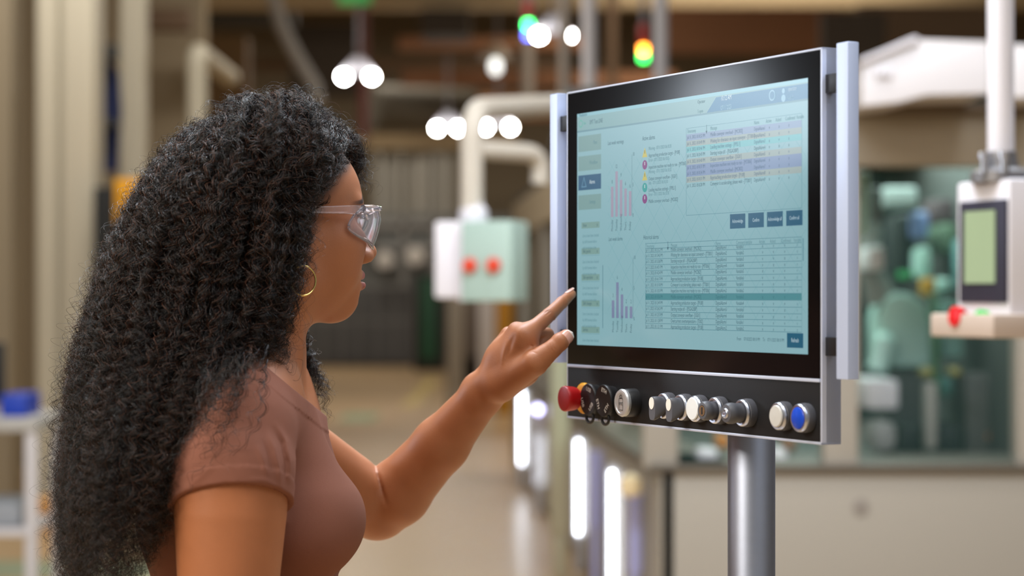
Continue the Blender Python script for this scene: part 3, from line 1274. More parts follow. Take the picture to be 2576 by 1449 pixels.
class Layered:
    """flat picture built of coloured polygons lying in the plane y = const"""

    def __init__(self, narrow=False):
        self.v, self.f, self.c, self.narrow = [], [], [], narrow

    def poly(self, pts, col, layer):
        n = len(self.v)
        for s, z in pts:
            self.v.append((s, -.00006 * layer, z))
        self.f.append(list(range(n, n + len(pts))))
        self.c.append(col)

    def rect(self, s0, s1, z0, z1, col, layer=1):
        self.poly([(s0, z0), (s1, z0), (s1, z1), (s0, z1)], col, layer)

    def text(self, s, z, txt, size, col, layer=3, rot=0, mirror=False, center=False):
        vs, fs = text_mesh(txt, size)
        vs = [(v[0] * .70, v[1], 0) for v in vs] if self.narrow else vs
        if not vs:
            return
        n = len(self.v)
        ox = (max(v[0] for v in vs) + min(v[0] for v in vs)) / 2 if center else 0
        ca, sa = math.cos(rot), math.sin(rot)
        for x, y, _ in vs:
            x -= ox
            self.v.append((s + x * ca - y * sa, -.00006 * layer, z + x * sa + y * ca))
        for f in fs:
            self.f.append([n + i for i in f])
            self.c.append(col)

    def circle(self, s, z, r, col, layer=3, n=16):
        self.poly([(s + r * math.cos(2 * math.pi * i / n), z + r * math.sin(2 * math.pi * i / n)) for i in range(n)], col, layer)

    def build(self, name, m, parent=None):
        me = bpy.data.meshes.new(name)
        me.from_pydata(self.v, [], self.f)
        ca = me.color_attributes.new('col', 'FLOAT_COLOR', 'CORNER')
        d = []
        for p, c in zip(me.polygons, self.c):
            for _ in range(p.loop_total):
                d += [c[0], c[1], c[2], 1.0]
        ca.data.foreach_set('color', d)
        return link(name, me, m, parent)


def screen_mat():
    m = bpy.data.materials.new('lit_screen')
    m.use_nodes = True
    nt = m.node_tree
    b = nt.nodes['Principled BSDF']
    b.inputs['Base Color'].default_value = (.01, .01, .012, 1)
    b.inputs['Roughness'].default_value = .22
    b.inputs['Specular IOR Level'].default_value = .4
    a = nt.nodes.new('ShaderNodeAttribute')
    a.attribute_name = 'col'
    nt.links.new(a.outputs['Color'], b.inputs['Emission Color'])
    b.inputs['Emission Strength'].default_value = SCREEN_POWER
    return m


SCREEN_POWER = .84


def S4(x, y, s=None):
    px, py = 1430 + x / 3.813, 180 + y / 3.813
    s_ = s_of(px)
    return s_, z_of(s_, py)


def S5(x, y):
    px, py = 1430 + x / 4.0254, 540 + y / 4.0254
    s_ = s_of(px)
    return s_, z_of(s_, py)


def make_screen(root):
    D = Layered(True)
    W_, Z0, Z1 = .514, 1.3870, 1.6860
    base = rgb(138, 182, 190)
    ink = rgb(62, 100, 112)
    ink2 = rgb(94, 138, 148)
    navy = rgb(28, 88, 122)
    tan_ = rgb(124, 162, 156)
    D.rect(0, W_, Z0, Z1, base, 0)
    # faint diagonal ruling
    for i in range(-10, 26):
        for sg in (1, -1):
            s0 = i * .034 + (.011 if sg < 0 else 0)
            a0, a1 = (s0, 1.42), (s0 + sg * .20, 1.62)
            (x0, y0), (x1, y1) = a0, a1
            if x0 > x1:
                x0, y0, x1, y1 = x1, y1, x0, y0
            if x1 < .08 or x0 > W_:
                continue
            if x0 < .08:
                y0 += (y1 - y0) * (.08 - x0) / (x1 - x0)
                x0 = .08
            if x1 > W_ - .004:
                y1 = y0 + (y1 - y0) * (W_ - .004 - x0) / (x1 - x0)
                x1 = W_ - .004
            D.poly([(x0, y0), (x1, y1), (x1, y1 + .0005), (x0, y0 + .0005)], rgb(108, 166, 176), .4)
    zt, zb = S4(100, 440)[1], S4(100, 572)[1]
    D.rect(0, W_, zt, Z1, rgb(134, 188, 198), .6)
    D.rect(0, W_, zb, zt, rgb(128, 170, 172), .7)
    D.rect(0, W_, zb - .0022, zb, rgb(100, 146, 156), .8)
    sA, sB = S4(1340, 383)[0], S4(1430, 258)[0]
    D.poly([(sA, zb), (W_, zb), (W_, zt - .0015), (sB, zt - .0015)], rgb(52, 122, 156), 1)
    D.text(.005, (Z1 + zt) / 2, 'Visualisation', .0062, ink)
    D.circle(.010, (zt + zb) / 2, .0050, rgb(92, 178, 160), 2)
    D.circle(.010, (zt + zb) / 2, .0036, rgb(128, 170, 172), 3)
    D.text(.017, (zt + zb) / 2, 'Run', .0060, rgb(92, 178, 160))
    D.text(.033, (zt + zb) / 2, 'SMT Test LINE', .0078, ink)
    D.text(sB + .010, (zt + zb) / 2 + .005, '10:12 AM', .0082, rgb(226, 240, 246))
    D.text(sB + .010, (zt + zb) / 2 - .006, '07/11/2023', .0070, rgb(170, 206, 220))
    D.text(sA - .020, (zt + zb) / 2 + .005, 'Operator', .0060, ink)
    D.text(sA - .020, (zt + zb) / 2 - .006, '5 open', .0060, ink2)
    D.circle(.446, (zt + zb) / 2, .0062, rgb(140, 186, 206), 3)
    D.circle(.446, (zt + zb) / 2, .0046, rgb(52, 122, 156), 4)
    D.circle(.468, (zt + zb) / 2 + .003, .0030, rgb(140, 186, 206), 3)
    D.circle(.468, (zt + zb) / 2 - .005, .0042, rgb(140, 186, 206), 3)
    D.text(.477, (zt + zb) / 2 + .004, 'operator', .0062, rgb(200, 222, 232))
    D.text(.477, (zt + zb) / 2 - .006, 'level 2', .0056, rgb(160, 196, 212))
    # menu
    m0, m1 = S4(107, 700)[0], S4(325, 690)[0]
    for (ya, yb), t, on in (((625, 775), 'Plant', 0), ((818, 958), 'Workflow', 0), ((1000, 1143), 'Alarms', 1), ((1190, 1330), 'Settings', 0)):
        za, zb_ = S4(107, ya)[1], S4(107, yb)[1]
        D.rect(m0, m1, zb_, za, navy if on else rgb(122, 160, 158), 1)
        zc = (za + zb_) / 2
        D.text(m1 - (.030 if len(t) > 5 else .020), zc, t, .0072, rgb(220, 236, 240) if on else ink2)
        if on:
            D.poly([(m0 + .008, zc - .006), (m0 + .022, zc - .006), (m0 + .015, zc + .008)], rgb(90, 140, 166), 2)
            D.poly([(m0 + .0105, zc - .0046), (m0 + .0195, zc - .0046), (m0 + .015, zc + .005)], navy, 3)
    # bar charts
    for chart in (0, 1):
        if chart == 0:
            X, tops, bot, S, wd = (432, 474, 517, 560, 604), (1105, 957, 1040, 1122, 1147), 1390, S4, 12
            col, ax = rgb(160, 152, 172), (620, 795, 1380)
            D.text(*S4(390, 690), 'Last week warnings', .0072, ink)
        else:
            X, tops, bot, S, wd = (465, 509, 555, 600, 647), (868, 685, 808, 928, 930), 1048, S5, 13
            col, ax = rgb(124, 136, 168), (665, 435, 1055)
            D.text(*S5(420, 250), 'Last week alarms', .0072, ink)
        zb0 = S(X[2], bot)[1]
        for x, t, dn, vn in zip(X, tops, ('Monday', 'Tuesday', 'Wednesday', 'Thurs.', 'Friday'), ('8', '12', '9', '6', '6') if chart == 0 else ('3', '6', '4', '2', '2')):
            sa, sb = S(x - wd, t)[0], S(x + wd, t)[0]
            zz = S(x, t)[1]
            D.rect(sa, sb, zb0, zz, col, 1)
            D.text((sa + sb) / 2, zz + .006, vn, .0068, ink, center=True)
            D.text((sa + sb) / 2, zb0 - .018, dn, .0064, ink, rot=R(90))
        sa = S(ax[0], ax[1])[0]
        z1, z0 = S(ax[0], ax[1])[1], S(ax[0], ax[2])[1]
        D.rect(sa, sa + .0007, z0, z1, ink2, 1)
        for k, t in enumerate(('0', '5', '10')):
            D.text(sa + .002, z0 + (z1 - z0) * k / 2, t, .0066, ink)
    # active alarm list
    D.text(*S4(722, 645), 'Active alarms', .0078, ink)
    amber, mag, teal = rgb(196, 186, 84), rgb(128, 52, 122), rgb(40, 156, 152)
    for y, c, h, t in ((783, amber, 'Warning - 07/11/2023 06:10:35', 'Approaching production target - [P108]'),
                       (895, mag, 'Error - 07/11/2023 06:10:35', 'Inspection machine not ready to run - [MT006]'),
                       (1005, amber, 'Warning - 07/11/2023 06:10:32', 'Output conveyor overflow - [3G01]'),
                       (1113, teal, 'Info - 07/11/2023 06:10:30', 'Loading machine settings - [FPEL1]'),
                       (1222, mag, 'Error - 07/11/2023 06:10:30', 'Middle conveyor overload - [MC002]')):
        s_, z_ = S4(745, y)
        if c is amber:
            D.poly([(s_ - .006, z_ - .005), (s_ + .006, z_ - .005), (s_, z_ + .007)], c, 2)
        else:
            D.circle(s_, z_, .0058, c, 2, 20)
        D.rect(s_ - .0006, s_ + .0006, z_ - .0005, z_ + .0035, rgb(220, 230, 230) if c is not amber else rgb(90, 90, 50), 3)
        D.text(s_ + .009, z_ + .0048, h, .0060, ink2)
        D.text(s_ + .009, z_ - .0036, t, .0064, ink)
    # upper table
    t0, t1 = S4(1142, 600)[0], S4(2250, 700)[0]
    zT, zB = S4(1142, 550)[1], S4(1142, 1383)[1]
    for a_, b_ in (((t0, zT), (t1, zT + .0006)), ((t0, zB), (t1, zB + .0006)), ((t0, zB), (t0 + .0006, zT)), ((t1, zB), (t1 + .0006, zT))):
        D.rect(a_[0], b_[0], a_[1], b_[1], rgb(96, 148, 160), 1)
    rows = (605, 668, 725, 782, 840, 898, 955, 1012, 1070, 1128)
    mauve, beige, teal2, pur = rgb(132, 156, 184), rgb(150, 168, 164), rgb(112, 184, 188), rgb(120, 144, 178)
    cols = (mauve, beige, teal2, None, beige, pur, pur, beige, None)
    msg = ('Middle conveyor overload - [MC002]', 'Waiting for clearance on input conveyor - [TT001]', 'Loading machine settings - [FPEL1]',
           'Starting recipe #1 - [FSGA20BP]', 'Output conveyor overflow - [3G01]', 'Inspection machine not ready to run - [MT006]',
           'Middle conveyor overload - [MC002]', 'Approaching production target - [P108]', 'Conveyor is accelerating, please wait - [TT001]')
    colx = [t0, t0 + (t1 - t0) * .215, t0 + (t1 - t0) * .60, t0 + (t1 - t0) * .70, t0 + (t1 - t0) * .78, t0 + (t1 - t0) * .86, t0 + (t1 - t0) * .95]
    hz = (S4(1142, 550)[1] + S4(1142, 605)[1]) / 2
    for x, t in zip((0, 1, 2, 3, 4, 5, 6), ('Timestamp', 'Message', 'Name', 'Active', 'Acked', 'Confirmed', 'Variable')):
        D.text(colx[x] + .002, hz, t, .0062, ink2)
    D.rect(colx[1] - .0065, colx[1] - .0058, hz - .004, hz + .005, ink, 2)
    D.poly([(colx[1] - .0080, hz - .002), (colx[1] - .0043, hz - .002), (colx[1] - .0061, hz - .006)], ink, 2)
    for i, c in enumerate(cols):
        za, zb_ = S4(1142, rows[i])[1], S4(1142, rows[i + 1])[1]
        if c:
            D.rect(t0, t1, zb_, za, c, 1)
        zc = (za + zb_) / 2
        kk = ink if c is None else rgb(84, 112, 136)
        D.text(t0 + .002, zc, 'Jul 11, 2023, 8:10:%02d PM' % (52 - i * 3), .0058, kk)
        D.text(colx[1] + .002, zc, msg[i], .0064, kk)
        D.text(colx[2] + .002, zc, 'DigitalAlarm%d' % (i + 1), .0058, kk)
        for x in (3, 4, 5):
            D.text(colx[x] + .008, zc, 'x' if (i + x) % 3 else 'v', .0062, kk)
    for a_, b_, t in ((1650, 1805, 'Acknowledge'), (1835, 1993, 'Confirm'), (2025, 2185, 'Acknowledge all'), (2220, 2385, 'Confirm all')):
        s0, s1 = S5(a_, 60)[0], S5(b_, 60)[0]
        zc = S5(1728, 66)[1]
        D.rect(s0, s1, zc - .0083, zc + .0083, rgb(22, 92, 122), 2)
        D.text((s0 + s1) / 2, zc, t, .0058, rgb(196, 222, 230), center=True)
    # side notes
    n0, n1 = S5(145, 100)[0], S5(328, 100)[0]
    for k, (ya, yb) in enumerate(((80, 142), (342, 405), (605, 668), (868, 930), (1132, 1195))):
        za, zb_ = S5(145, ya)[1], S5(145, yb)[1]
        D.rect(n0, n1, zb_, za, tan_, 1)
        D.text(n0 + .004, (za + zb_) / 2, ('Note', 'Belt guards', 'Safe operation', 'Shift changes', 'Service')[k], .0064, ink)
        D.text(n1 - .007, (za + zb_) / 2, 'x', .0072, ink)
        for j, t in enumerate(('Line to have been checked', 'by shift foreman before', 'each production order')):
            zz = zb_ - .0095 - j * .0078
            if zz > Z0 + .006:
                D.text(n0 + .003, zz, t, .0056, ink2)
        if zb_ - .034 > Z0 + .006:
            D.rect(n0, n1, zb_ - .0352, zb_ - .0348, rgb(96, 148, 160), 1)
    sv = S5(358, 600)[0]
    D.rect(sv, sv + .0012, S5(358, 1150)[1], S5(358, 510)[1], rgb(70, 120, 134), 1)
    # lower table
    D.text(*S5(772, 232), 'Historical alarms', .0076, ink)
    t0, t1 = S5(792, 600)[0], S5(2375, 600)[0]
    lines = (293, 345, 385, 450, 510, 567, 625, 682, 742, 800, 862, 925, 985, 1043, 1100, 1150)
    for y in lines:
        zz = S5(792, y)[1]
        D.rect(t0, t1, zz - .0003, zz + .0003, rgb(84, 138, 150), 1.4)
    D.rect(t0, t0 + .0005, S5(792, 1150)[1], S5(792, 293)[1], rgb(96, 148, 160), 1)
    D.rect(t1, t1 + .0005, S5(792, 1150)[1], S5(792, 293)[1], rgb(96, 148, 160), 1)
    D.rect(t0, t1, S5(792, 862)[1], S5(792, 801)[1], rgb(76, 142, 150), 1.2)
    D.rect(t1 + .002, t1 + .004, S5(2385, 470)[1], S5(2385, 240)[1], rgb(100, 150, 162), 1)
    cx = [S5(x, 600)[0] for x in (797, 1050, 1505, 1712, 1945, 2055, 2168, 2295)]
    hz = S5(797, 322)[1]
    for x, t in zip(cx, ('Timestamp', 'Message', 'Name', 'Comment/variable', 'Active', 'Acked', 'Confirmed', 'Variable')):
        D.text(x, hz, t, .0062, ink2)
    a_ = cx[1] - .007
    D.rect(a_, a_ + .0007, hz - .004, hz + .005, ink, 2)
    D.poly([(a_ - .0015, hz - .002), (a_ + .0022, hz - .002), (a_ + .00035, hz - .006)], ink, 2)
    mm = ('Middle conveyor overload - [MC002]', 'Waiting for clearance on input conveyor - [TT001]', 'Starting recipe #1 - [FSGA20BP]',
          'Inspection machine not ready to run - [MT006]', 'Middle conveyor overload - [MC002]', 'Approaching production target - [P108]',
          'Conveyor is accelerating, please wait - [TT001]', 'Inspection machine not ready to run - [MT006]', 'Middle conveyor overload - [MC002]',
          'Approaching production target - [P108]', 'Starting recipe #1 - [FSGA20BP]', 'Output conveyor overflow - [3G01]',
          'Overcurrent overtemperature - [T002]', 'Approaching production target - [P108]')
    for i, y in enumerate((362, 418, 478, 537, 593, 655, 714, 773, 833, 893, 952, 1013, 1072, 1130)):
        zz = S5(797, y)[1]
        k = ink if i != 8 else rgb(56, 112, 122)
        D.text(cx[0], zz, 'Jul 11, 2023, 8:%02d:%02d PM' % (15 - i // 3, (52 - i * 7) % 60), .0058, k)
        D.text(cx[1], zz, mm[i], .0064, k)
        D.text(cx[2], zz, 'DigitalAlarm%d' % (1 + i % 6), .0060, k)
        D.text(cx[3], zz, 'Variable%d' % (1 + i % 6), .0060, k)
        for j in (4, 5, 6, 7):
            D.text(cx[j] + .006, zz, 'v' if (i + j) % 4 else 'x', .0064, k if j < 7 else ink2)
    zz = S5(1720, 1258)[1]
    D.text(S5(1720, 1258)[0], zz, 'From', .0058, ink)
    D.text(S5(1790, 1258)[0], zz, '07/10/2023 08:10 PM', .0054, ink)
    D.text(S5(1982, 1258)[0], zz, 'To', .0058, ink)
    D.text(S5(2030, 1258)[0], zz, '07/11/2023 08:10 PM', .0054, ink)
    s0, s1 = S5(2228, 1270)[0], S5(2392, 1270)[0]
    zc = S5(2310, 1274)[1]
    D.rect(s0, s1, zc - .0080, zc + .0080, rgb(12, 92, 120), 2)
    D.text((s0 + s1) / 2, zc, 'Refresh', .0066, rgb(200, 224, 230), center=True)
    me = D.build('screen', screen_mat(), root)
    me.location = (0, -.0018, 0)
    me['label'] = 'lit teal touch screen with bar charts and alarm tables'
    return me


def make_panel():
    bx, by = PO[0] + PS[0] * .255 + PBK[0] * .098, PO[1] + PS[1] * .255 + PBK[1] * .098
    root = empty('operator_terminal', (bx, by, 0), 'large touch screen control panel with push buttons on a steel floor pole', 'control panel', rot=(0, 0, PA))
    holder_m = Matrix.Translation(Vector((bx, by, 0))) @ Matrix.Rotation(PA, 4, 'Z')
    T = holder_m.inverted() @ (Matrix.Translation(Vector(PO)) @ Matrix.Rotation(PA, 4, 'Z'))
    alu = mat('anodised_aluminium', rgb(196, 206, 230), .40, metal=.25, noise=.02, nscale=3, stretch=(1, 1, .1))
    alu2 = mat('handle_aluminium', rgb(188, 204, 238), .44, metal=.2)
    blk = mat('black_glass', rgb(9, 9, 11), .22, spec=.3)
    strip = mat('black_foil', rgb(20, 21, 25), .55, bump=.1, bscale=900, spec=.35)
    steel = mat('satin_steel', rgb(166, 174, 192), .48, metal=1.0, noise=.05, nscale=90, bump=.05, bscale=900)
    chrome = mat('chrome_ring', rgb(196, 201, 214), .32, metal=1.0)
    grey = mat('graphite_plastic', rgb(78, 80, 88), .45)
    dgrey = mat('dark_plastic', rgb(24, 24, 27), .45)
    red = mat('red_plastic', rgb(178, 18, 22), .38)
    yel = mat('yellow_plastic', rgb(236, 170, 20), .45)
    white = mat('white_marker', rgb(226, 224, 220), .4)
    ox, S0, S1, Z0, Z1 = 0, -.0296, .5388, 1.2905, 1.7166

    def mb():
        return MB(T)
    h = mb()
    # extruded frame: outer shell with an open front
    b_ = .0030
    h.box(S0, S0 + b_, -.001, .024, Z0, Z1).box(S1 - b_, S1, -.001, .024, Z0, Z1)
    h.box(S0, S1, -.001, .024, Z1 - .0024, Z1).box(S0, S1, -.001, .024, Z0, Z0 + .0030)
    h.box(S0, S1, .004, .024, Z0, Z1)
    h.build('frame', alu, root, bevel=.0006)
    g = mb().box(S0 + b_, S1 - b_, -.0014, .004, 1.3612, Z1 - .0024).build('bezel', blk, root, bevel=.0004)
    mb().box(S0 + b_, S1 - b_, -.0010, .004, Z0 + .003, 1.3576).build('button_strip', strip, root, bevel=.0003)
    mb().box(S0 + b_, S1 - b_, -.0026, .004, 1.3576, 1.3612).build('divider_bar', alu, root, bevel=.0004)
    rh = mb().box(.03, .48, .024, .066, 1.315, 1.695).build('rear_housing', grey, root, bevel=.004)
    br = mb().box(.205, .305, .064, .075, 1.36, 1.56).box(.225, .285, .072, .098, 1.38, 1.54).build('bracket', steel, root, bevel=.001)
    # pole and foot
    p = mb().lathe([(.0288, .012), (.0288, 1.555), (.0262, 1.560)], (.255, .098, 0), n=48).build('pole', steel, root, True)
    mb().lathe([(.19, 0), (.19, .010), (.186, .013), (.034, .013), (.034, .028), (.030, .030)], (.255, .098, 0), n=48).build('base_plate', steel, root, True)
    # handles
    for s0 in (S0 - .0260 - .0205, S1 + .0255):
        hd = mb().box(s0, s0 + .0205, -.001, .0135, 1.3620, 1.7180)
        ho = hd.build('handle_bar', alu2, root, bevel=.0012)
        c0, c1 = (s0 + .0205, S0) if s0 < 0 else (S1, s0)
        for zc in (1.6775, 1.3960):
            mb().box(min(c0, c1) - .0008, max(c0, c1) + .0008, .0035, .0125, zc - .010, zc + .010).build('clamp', dgrey, ho, bevel=.0008)
    sc_ = make_screen(None)
    sc_.data.transform(T @ Matrix.Translation(sc_.location))
    sc_.location = (0, 0, 0)
    sc_.parent = root
    # ---- controls on the strip
    ZB = 1.3185

    def ring(name, s, mats, prof, o_=(0, 0), axis=(0, -1, 0)):
        return mb().lathe(prof, (s + o_[0], -.001, ZB + o_[1]), axis, n=48).build(name, mats, root, R(40))
    # emergency stop
    s = s_of(1467, -.004)
    e = ring('emergency_stop', s, yel, [(.0200, 0), (.0200, .0030), (.0188, .0045), (.0165, .0050), (.0120, .0052)])
    e['label'] = 'red mushroom emergency stop with yellow collar'
    m_ = mb().lathe([(.0105, .004), (.0105, .012), (.0140, .0135), (.0152, .018), (.0162, .027), (.0166, .0300), (.0158, .0317), (.0135, .0323), (0, .0323)],
                    (s, -.001, ZB), (0, -1, 0), n=48).build('mushroom_head', red, e, R(40))

    def port_cover(px, word, z_off):
        s = s_of(px, -.012)
        c = mb().lathe([(.0185, 0), (.0190, .006), (.0200, .009), (.0205, .0125), (.0196, .0140), (0, .0142)], (s, -.001, ZB), (0, -1, 0), n=48)
        # hook below the cap
        pts = [(s + .009 * math.sin(a), -.0115, ZB - .0225 - .0075 * math.cos(a)) for a in np.linspace(-2.4, 2.4, 14)]
        c.tube(pts, .0019, 8)
        co = c.build('port_cover', dgrey, root, R(40))
        co['label'] = 'black round screw cap lettered ' + word
        w = Layered()
        for a in (R(75), R(200), R(318)):
            w.text(s + .0130 * math.cos(a), ZB + .0130 * math.sin(a), word, .0074, (1, 1, 1), 0, rot=a - R(90) if a < R(180) else a + R(90), center=True)
        me = bpy.data.meshes.new('cap_lettering')
        me.from_pydata([tuple(T @ Vector((v[0], -.01545, v[2]))) for v in w.v], [], w.f)
        link('cap_lettering', me, white, co)
    port_cover(1483, 'USB', 0)
    port_cover(1522, 'ETH', 0)
    # card reader
    s = s_of(1567, -.018)
    c = ring('card_reader', s, dgrey, [(.0175, 0), (.0175, .012), (.0165, .0150), (.0150, .0158)])
    c['label'] = 'round silver and black card reader marked RFID'
    mb().lathe([(.0166, .0145), (.0172, .0180), (.0160, .0200), (.0128, .0204), (.0124, .0198), (0, .0198)], (s, -.001, ZB), (0, -1, 0), n=48).build('silver_cap', mat('pale_silver', rgb(196, 200, 206), .35, metal=.5), c, R(40))
    w = Layered()
    w.text(s, ZB - .0012, 'RFID', .0052, (0, 0, 0), 0, center=True)
    for a_ in ((-.0050, .0050, .0050, .0057), (-.0050, .0050, -.0092, -.0085), (-.0050, -.0043, -.0092, .0057), (.0043, .0050, -.0092, .0057), (-.0022, .0022, .0057, .0066)):
        w.rect(s + a_[0], s + a_[1], ZB + a_[2], ZB + a_[3], (0, 0, 0), 0)
    for rr in (.0018, .0032):
        n = 12
        for i in range(n):
            a, b2 = math.pi * i / n, math.pi * (i + 1) / n
            w.poly([(s + rr * math.cos(a), ZB + .0066 + rr * math.sin(a)), (s + rr * math.cos(b2), ZB + .0066 + rr * math.sin(b2)),
                    (s + (rr + .0006) * math.cos(b2), ZB + .0066 + (rr + .0006) * math.sin(b2)), (s + (rr + .0006) * math.cos(a), ZB + .0066 + (rr + .0006) * math.sin(a))], (0, 0, 0), 0)
    me = bpy.data.meshes.new('reader_symbol')
    me.from_pydata([tuple(T @ Vector((v[0], -.0211, v[2]))) for v in w.v], [], w.f)
    link('reader_symbol', me, dgrey, c)

    def base(name, px, label):
        s = s_of(px, -.012)
        o = ring(name, s, grey, [(.0158, 0), (.0162, .004), (.0158, .0085), (.0150, .0090)])
        o['label'] = label
        mb().lathe([(.0150, .0080), (.0154, .0100), (.0152, .0118), (.0140, .0132), (.0122, .0130), (.0116, .0110), (0, .0110)], (s, -.001, ZB), (0, -1, 0), n=48).build('trim_ring', chrome, o, R(50))
        return s, o
    for k, px in enumerate((1668, 1711)):
        s, o = base('selector_switch', px, 'rotary selector with grey grip, ' + ('nearer the card reader' if k == 0 else 'nearer the flat white button'))
        grip = mb()
        vs = []
        # tapering grip: round foot, wedge-shaped handle
        for (y, wx, wz, zc) in ((-.012, .0118, .0118, 0), (-.016, .0114, .0116, 0), (-.020, .0094, .0130, -.0012), (-.0255, .0082, .0142, -.0026), (-.0275, .0070, .0138, -.0028)):
            for i in range(24):
                a = 2 * math.pi * i / 24
                ca, sa = math.cos(a), math.sin(a)
                p_ = 2.0 if y > -.018 else .62
                cx_ = math.copysign(abs(ca) ** (1 if y > -.018 else .6), ca)
                sx_ = math.copysign(abs(sa) ** (1 if y > -.018 else .6), sa)
                vs.append((s + wx * cx_, y, ZB + zc + wz * sx_))
        fs = []
        for j in range(4):
            for i in range(24):
                fs.append((j * 24 + i, j * 24 + (i + 1) % 24, (j + 1) * 24 + (i + 1) % 24, (j + 1) * 24 + i))
        fs += [tuple(range(24))[::-1], tuple(range(96, 120))]
        grip._add(vs, fs)
        go = grip.build('grip', grey, o, R(50))
        mk = mb()
        n = 20
        poly = [(s - .0005 + .0056 * math.cos(2 * math.pi * i / n), ZB + .0035 + .0072 * math.sin(2 * math.pi * i / n)) for i in range(n)]
        mk.prism(poly, -.0281, -.0270, 'y')
        mk.build('marker', white, go)
    s, o = base('push_button', 1747, 'flat white push button beside the key switch')
    mb().lathe([(.0128, .010), (.0134, .0140), (.0124, .0150), (0, .0152)], (s, -.001, ZB), (0, -1, 0), n=48).build('button_cap', mat('button_white', rgb(216, 222, 228), .35), o, R(40))
    s, o = base('key_switch', 1797, 'key switch with grey collar and brass keyhole')
    mb().lathe([(.0105, .010), (.0104, .017), (.0112, .020), (.0112, .025), (.0095, .0275), (.0066, .0277), (.0060, .0270), (0, .0270)], (s, -.001, ZB), (0, -1, 0), n=40).build('collar', grey, o, R(40))
    kf = mb().lathe([(.0062, .0265), (.0060, .0280), (0, .0280)], (s, -.001, ZB), (0, -1, 0), n=32).build('key_face', mat('brass_lock', rgb(190, 176, 140), .25, metal=1), o, R(40))
    mb().box(s - .0011, s + .0011, -.0293, -.0280, ZB - .0042, ZB + .0042).build('keyhole', dgrey, kf)
    s, o = base('key_switch', 1866, 'large grey key switch with round chrome lock')
    mb().lathe([(.0112, .010), (.0112, .020), (.0120, .024), (.0118, .029), (.0100, .0325), (.0062, .0328), (.0058, .0320), (0, .0320)], (s, -.001, ZB), (0, -1, 0), n=40).build('collar', grey, o, R(40))
    kf = mb().lathe([(.0060, .0315), (.0056, .0340), (.0046, .0346), (.0040, .0330), (.0024, .0330), (.0020, .0350), (0, .0352)], (s, -.001, ZB), (0, -1, 0), n=32).build('key_face', chrome, o, R(60))
    s, o = base('push_button', 1958, 'pale grey push button left of the blue one')
    mb().lathe([(.0118, .010), (.0122, .0140), (.0112, .0152), (0, .0156)], (s, -.001, ZB), (0, -1, 0), n=48).build('button_cap', mat('button_grey', rgb(190, 192, 192), .35), o, R(40))
    s, o = base('push_button', 2011, 'bright blue push button at the strip end')
    mb().lathe([(.0118, .010), (.0120, .0132), (.0110, .0140), (0, .0142)], (s, -.001, ZB), (0, -1, 0), n=48).build('button_cap', mat('button_blue', rgb(14, 66, 190), .35), o, R(40))
    return root
# ================================================================== the production hall
def X_(px, Y):
    return (px - 1288.0) * Y / FPX


def Z_(py, Y):
    return EYE - (py - HORIZON) * Y / FPX


def pbox(mb, x0, x1, y0, y1, Y, d):
    """box whose front face at distance Y was measured in the photograph"""
    return mb.box(X_(x0, Y), X_(x1, Y), Y, Y + d, max(Z_(y1, Y), 0.0), Z_(y0, Y))


def thing(name, mb, m, label, cat, group=None, bevel=0.0, smooth=None, origin=None):
    if origin is None:
        A = np.array([tuple(v) for v in mb.v])
        origin = ((A[:, 0].min() + A[:, 0].max()) / 2, (A[:, 1].min() + A[:, 1].max()) / 2, A[:, 2].min())
    o = mb.build(name, m, None, smooth, bevel, origin)
    return tag(o, label, cat, group)


def group_root(name, loc, label, cat, group=None):
    r = empty(name, loc, label, cat, group)

    def part(nm, mb, m, bevel=0.0, smooth=None, parent=None, label=None):
        if parent is None:
            o = mb.build(nm, m, r, smooth, bevel, loc)
            o.location = (0, 0, 0)
        else:
            o = mb.build(nm, m, parent, smooth, bevel, loc)
            o.location = (0, 0, 0)
        if label:
            o['label'] = label
        return o
    return r, part


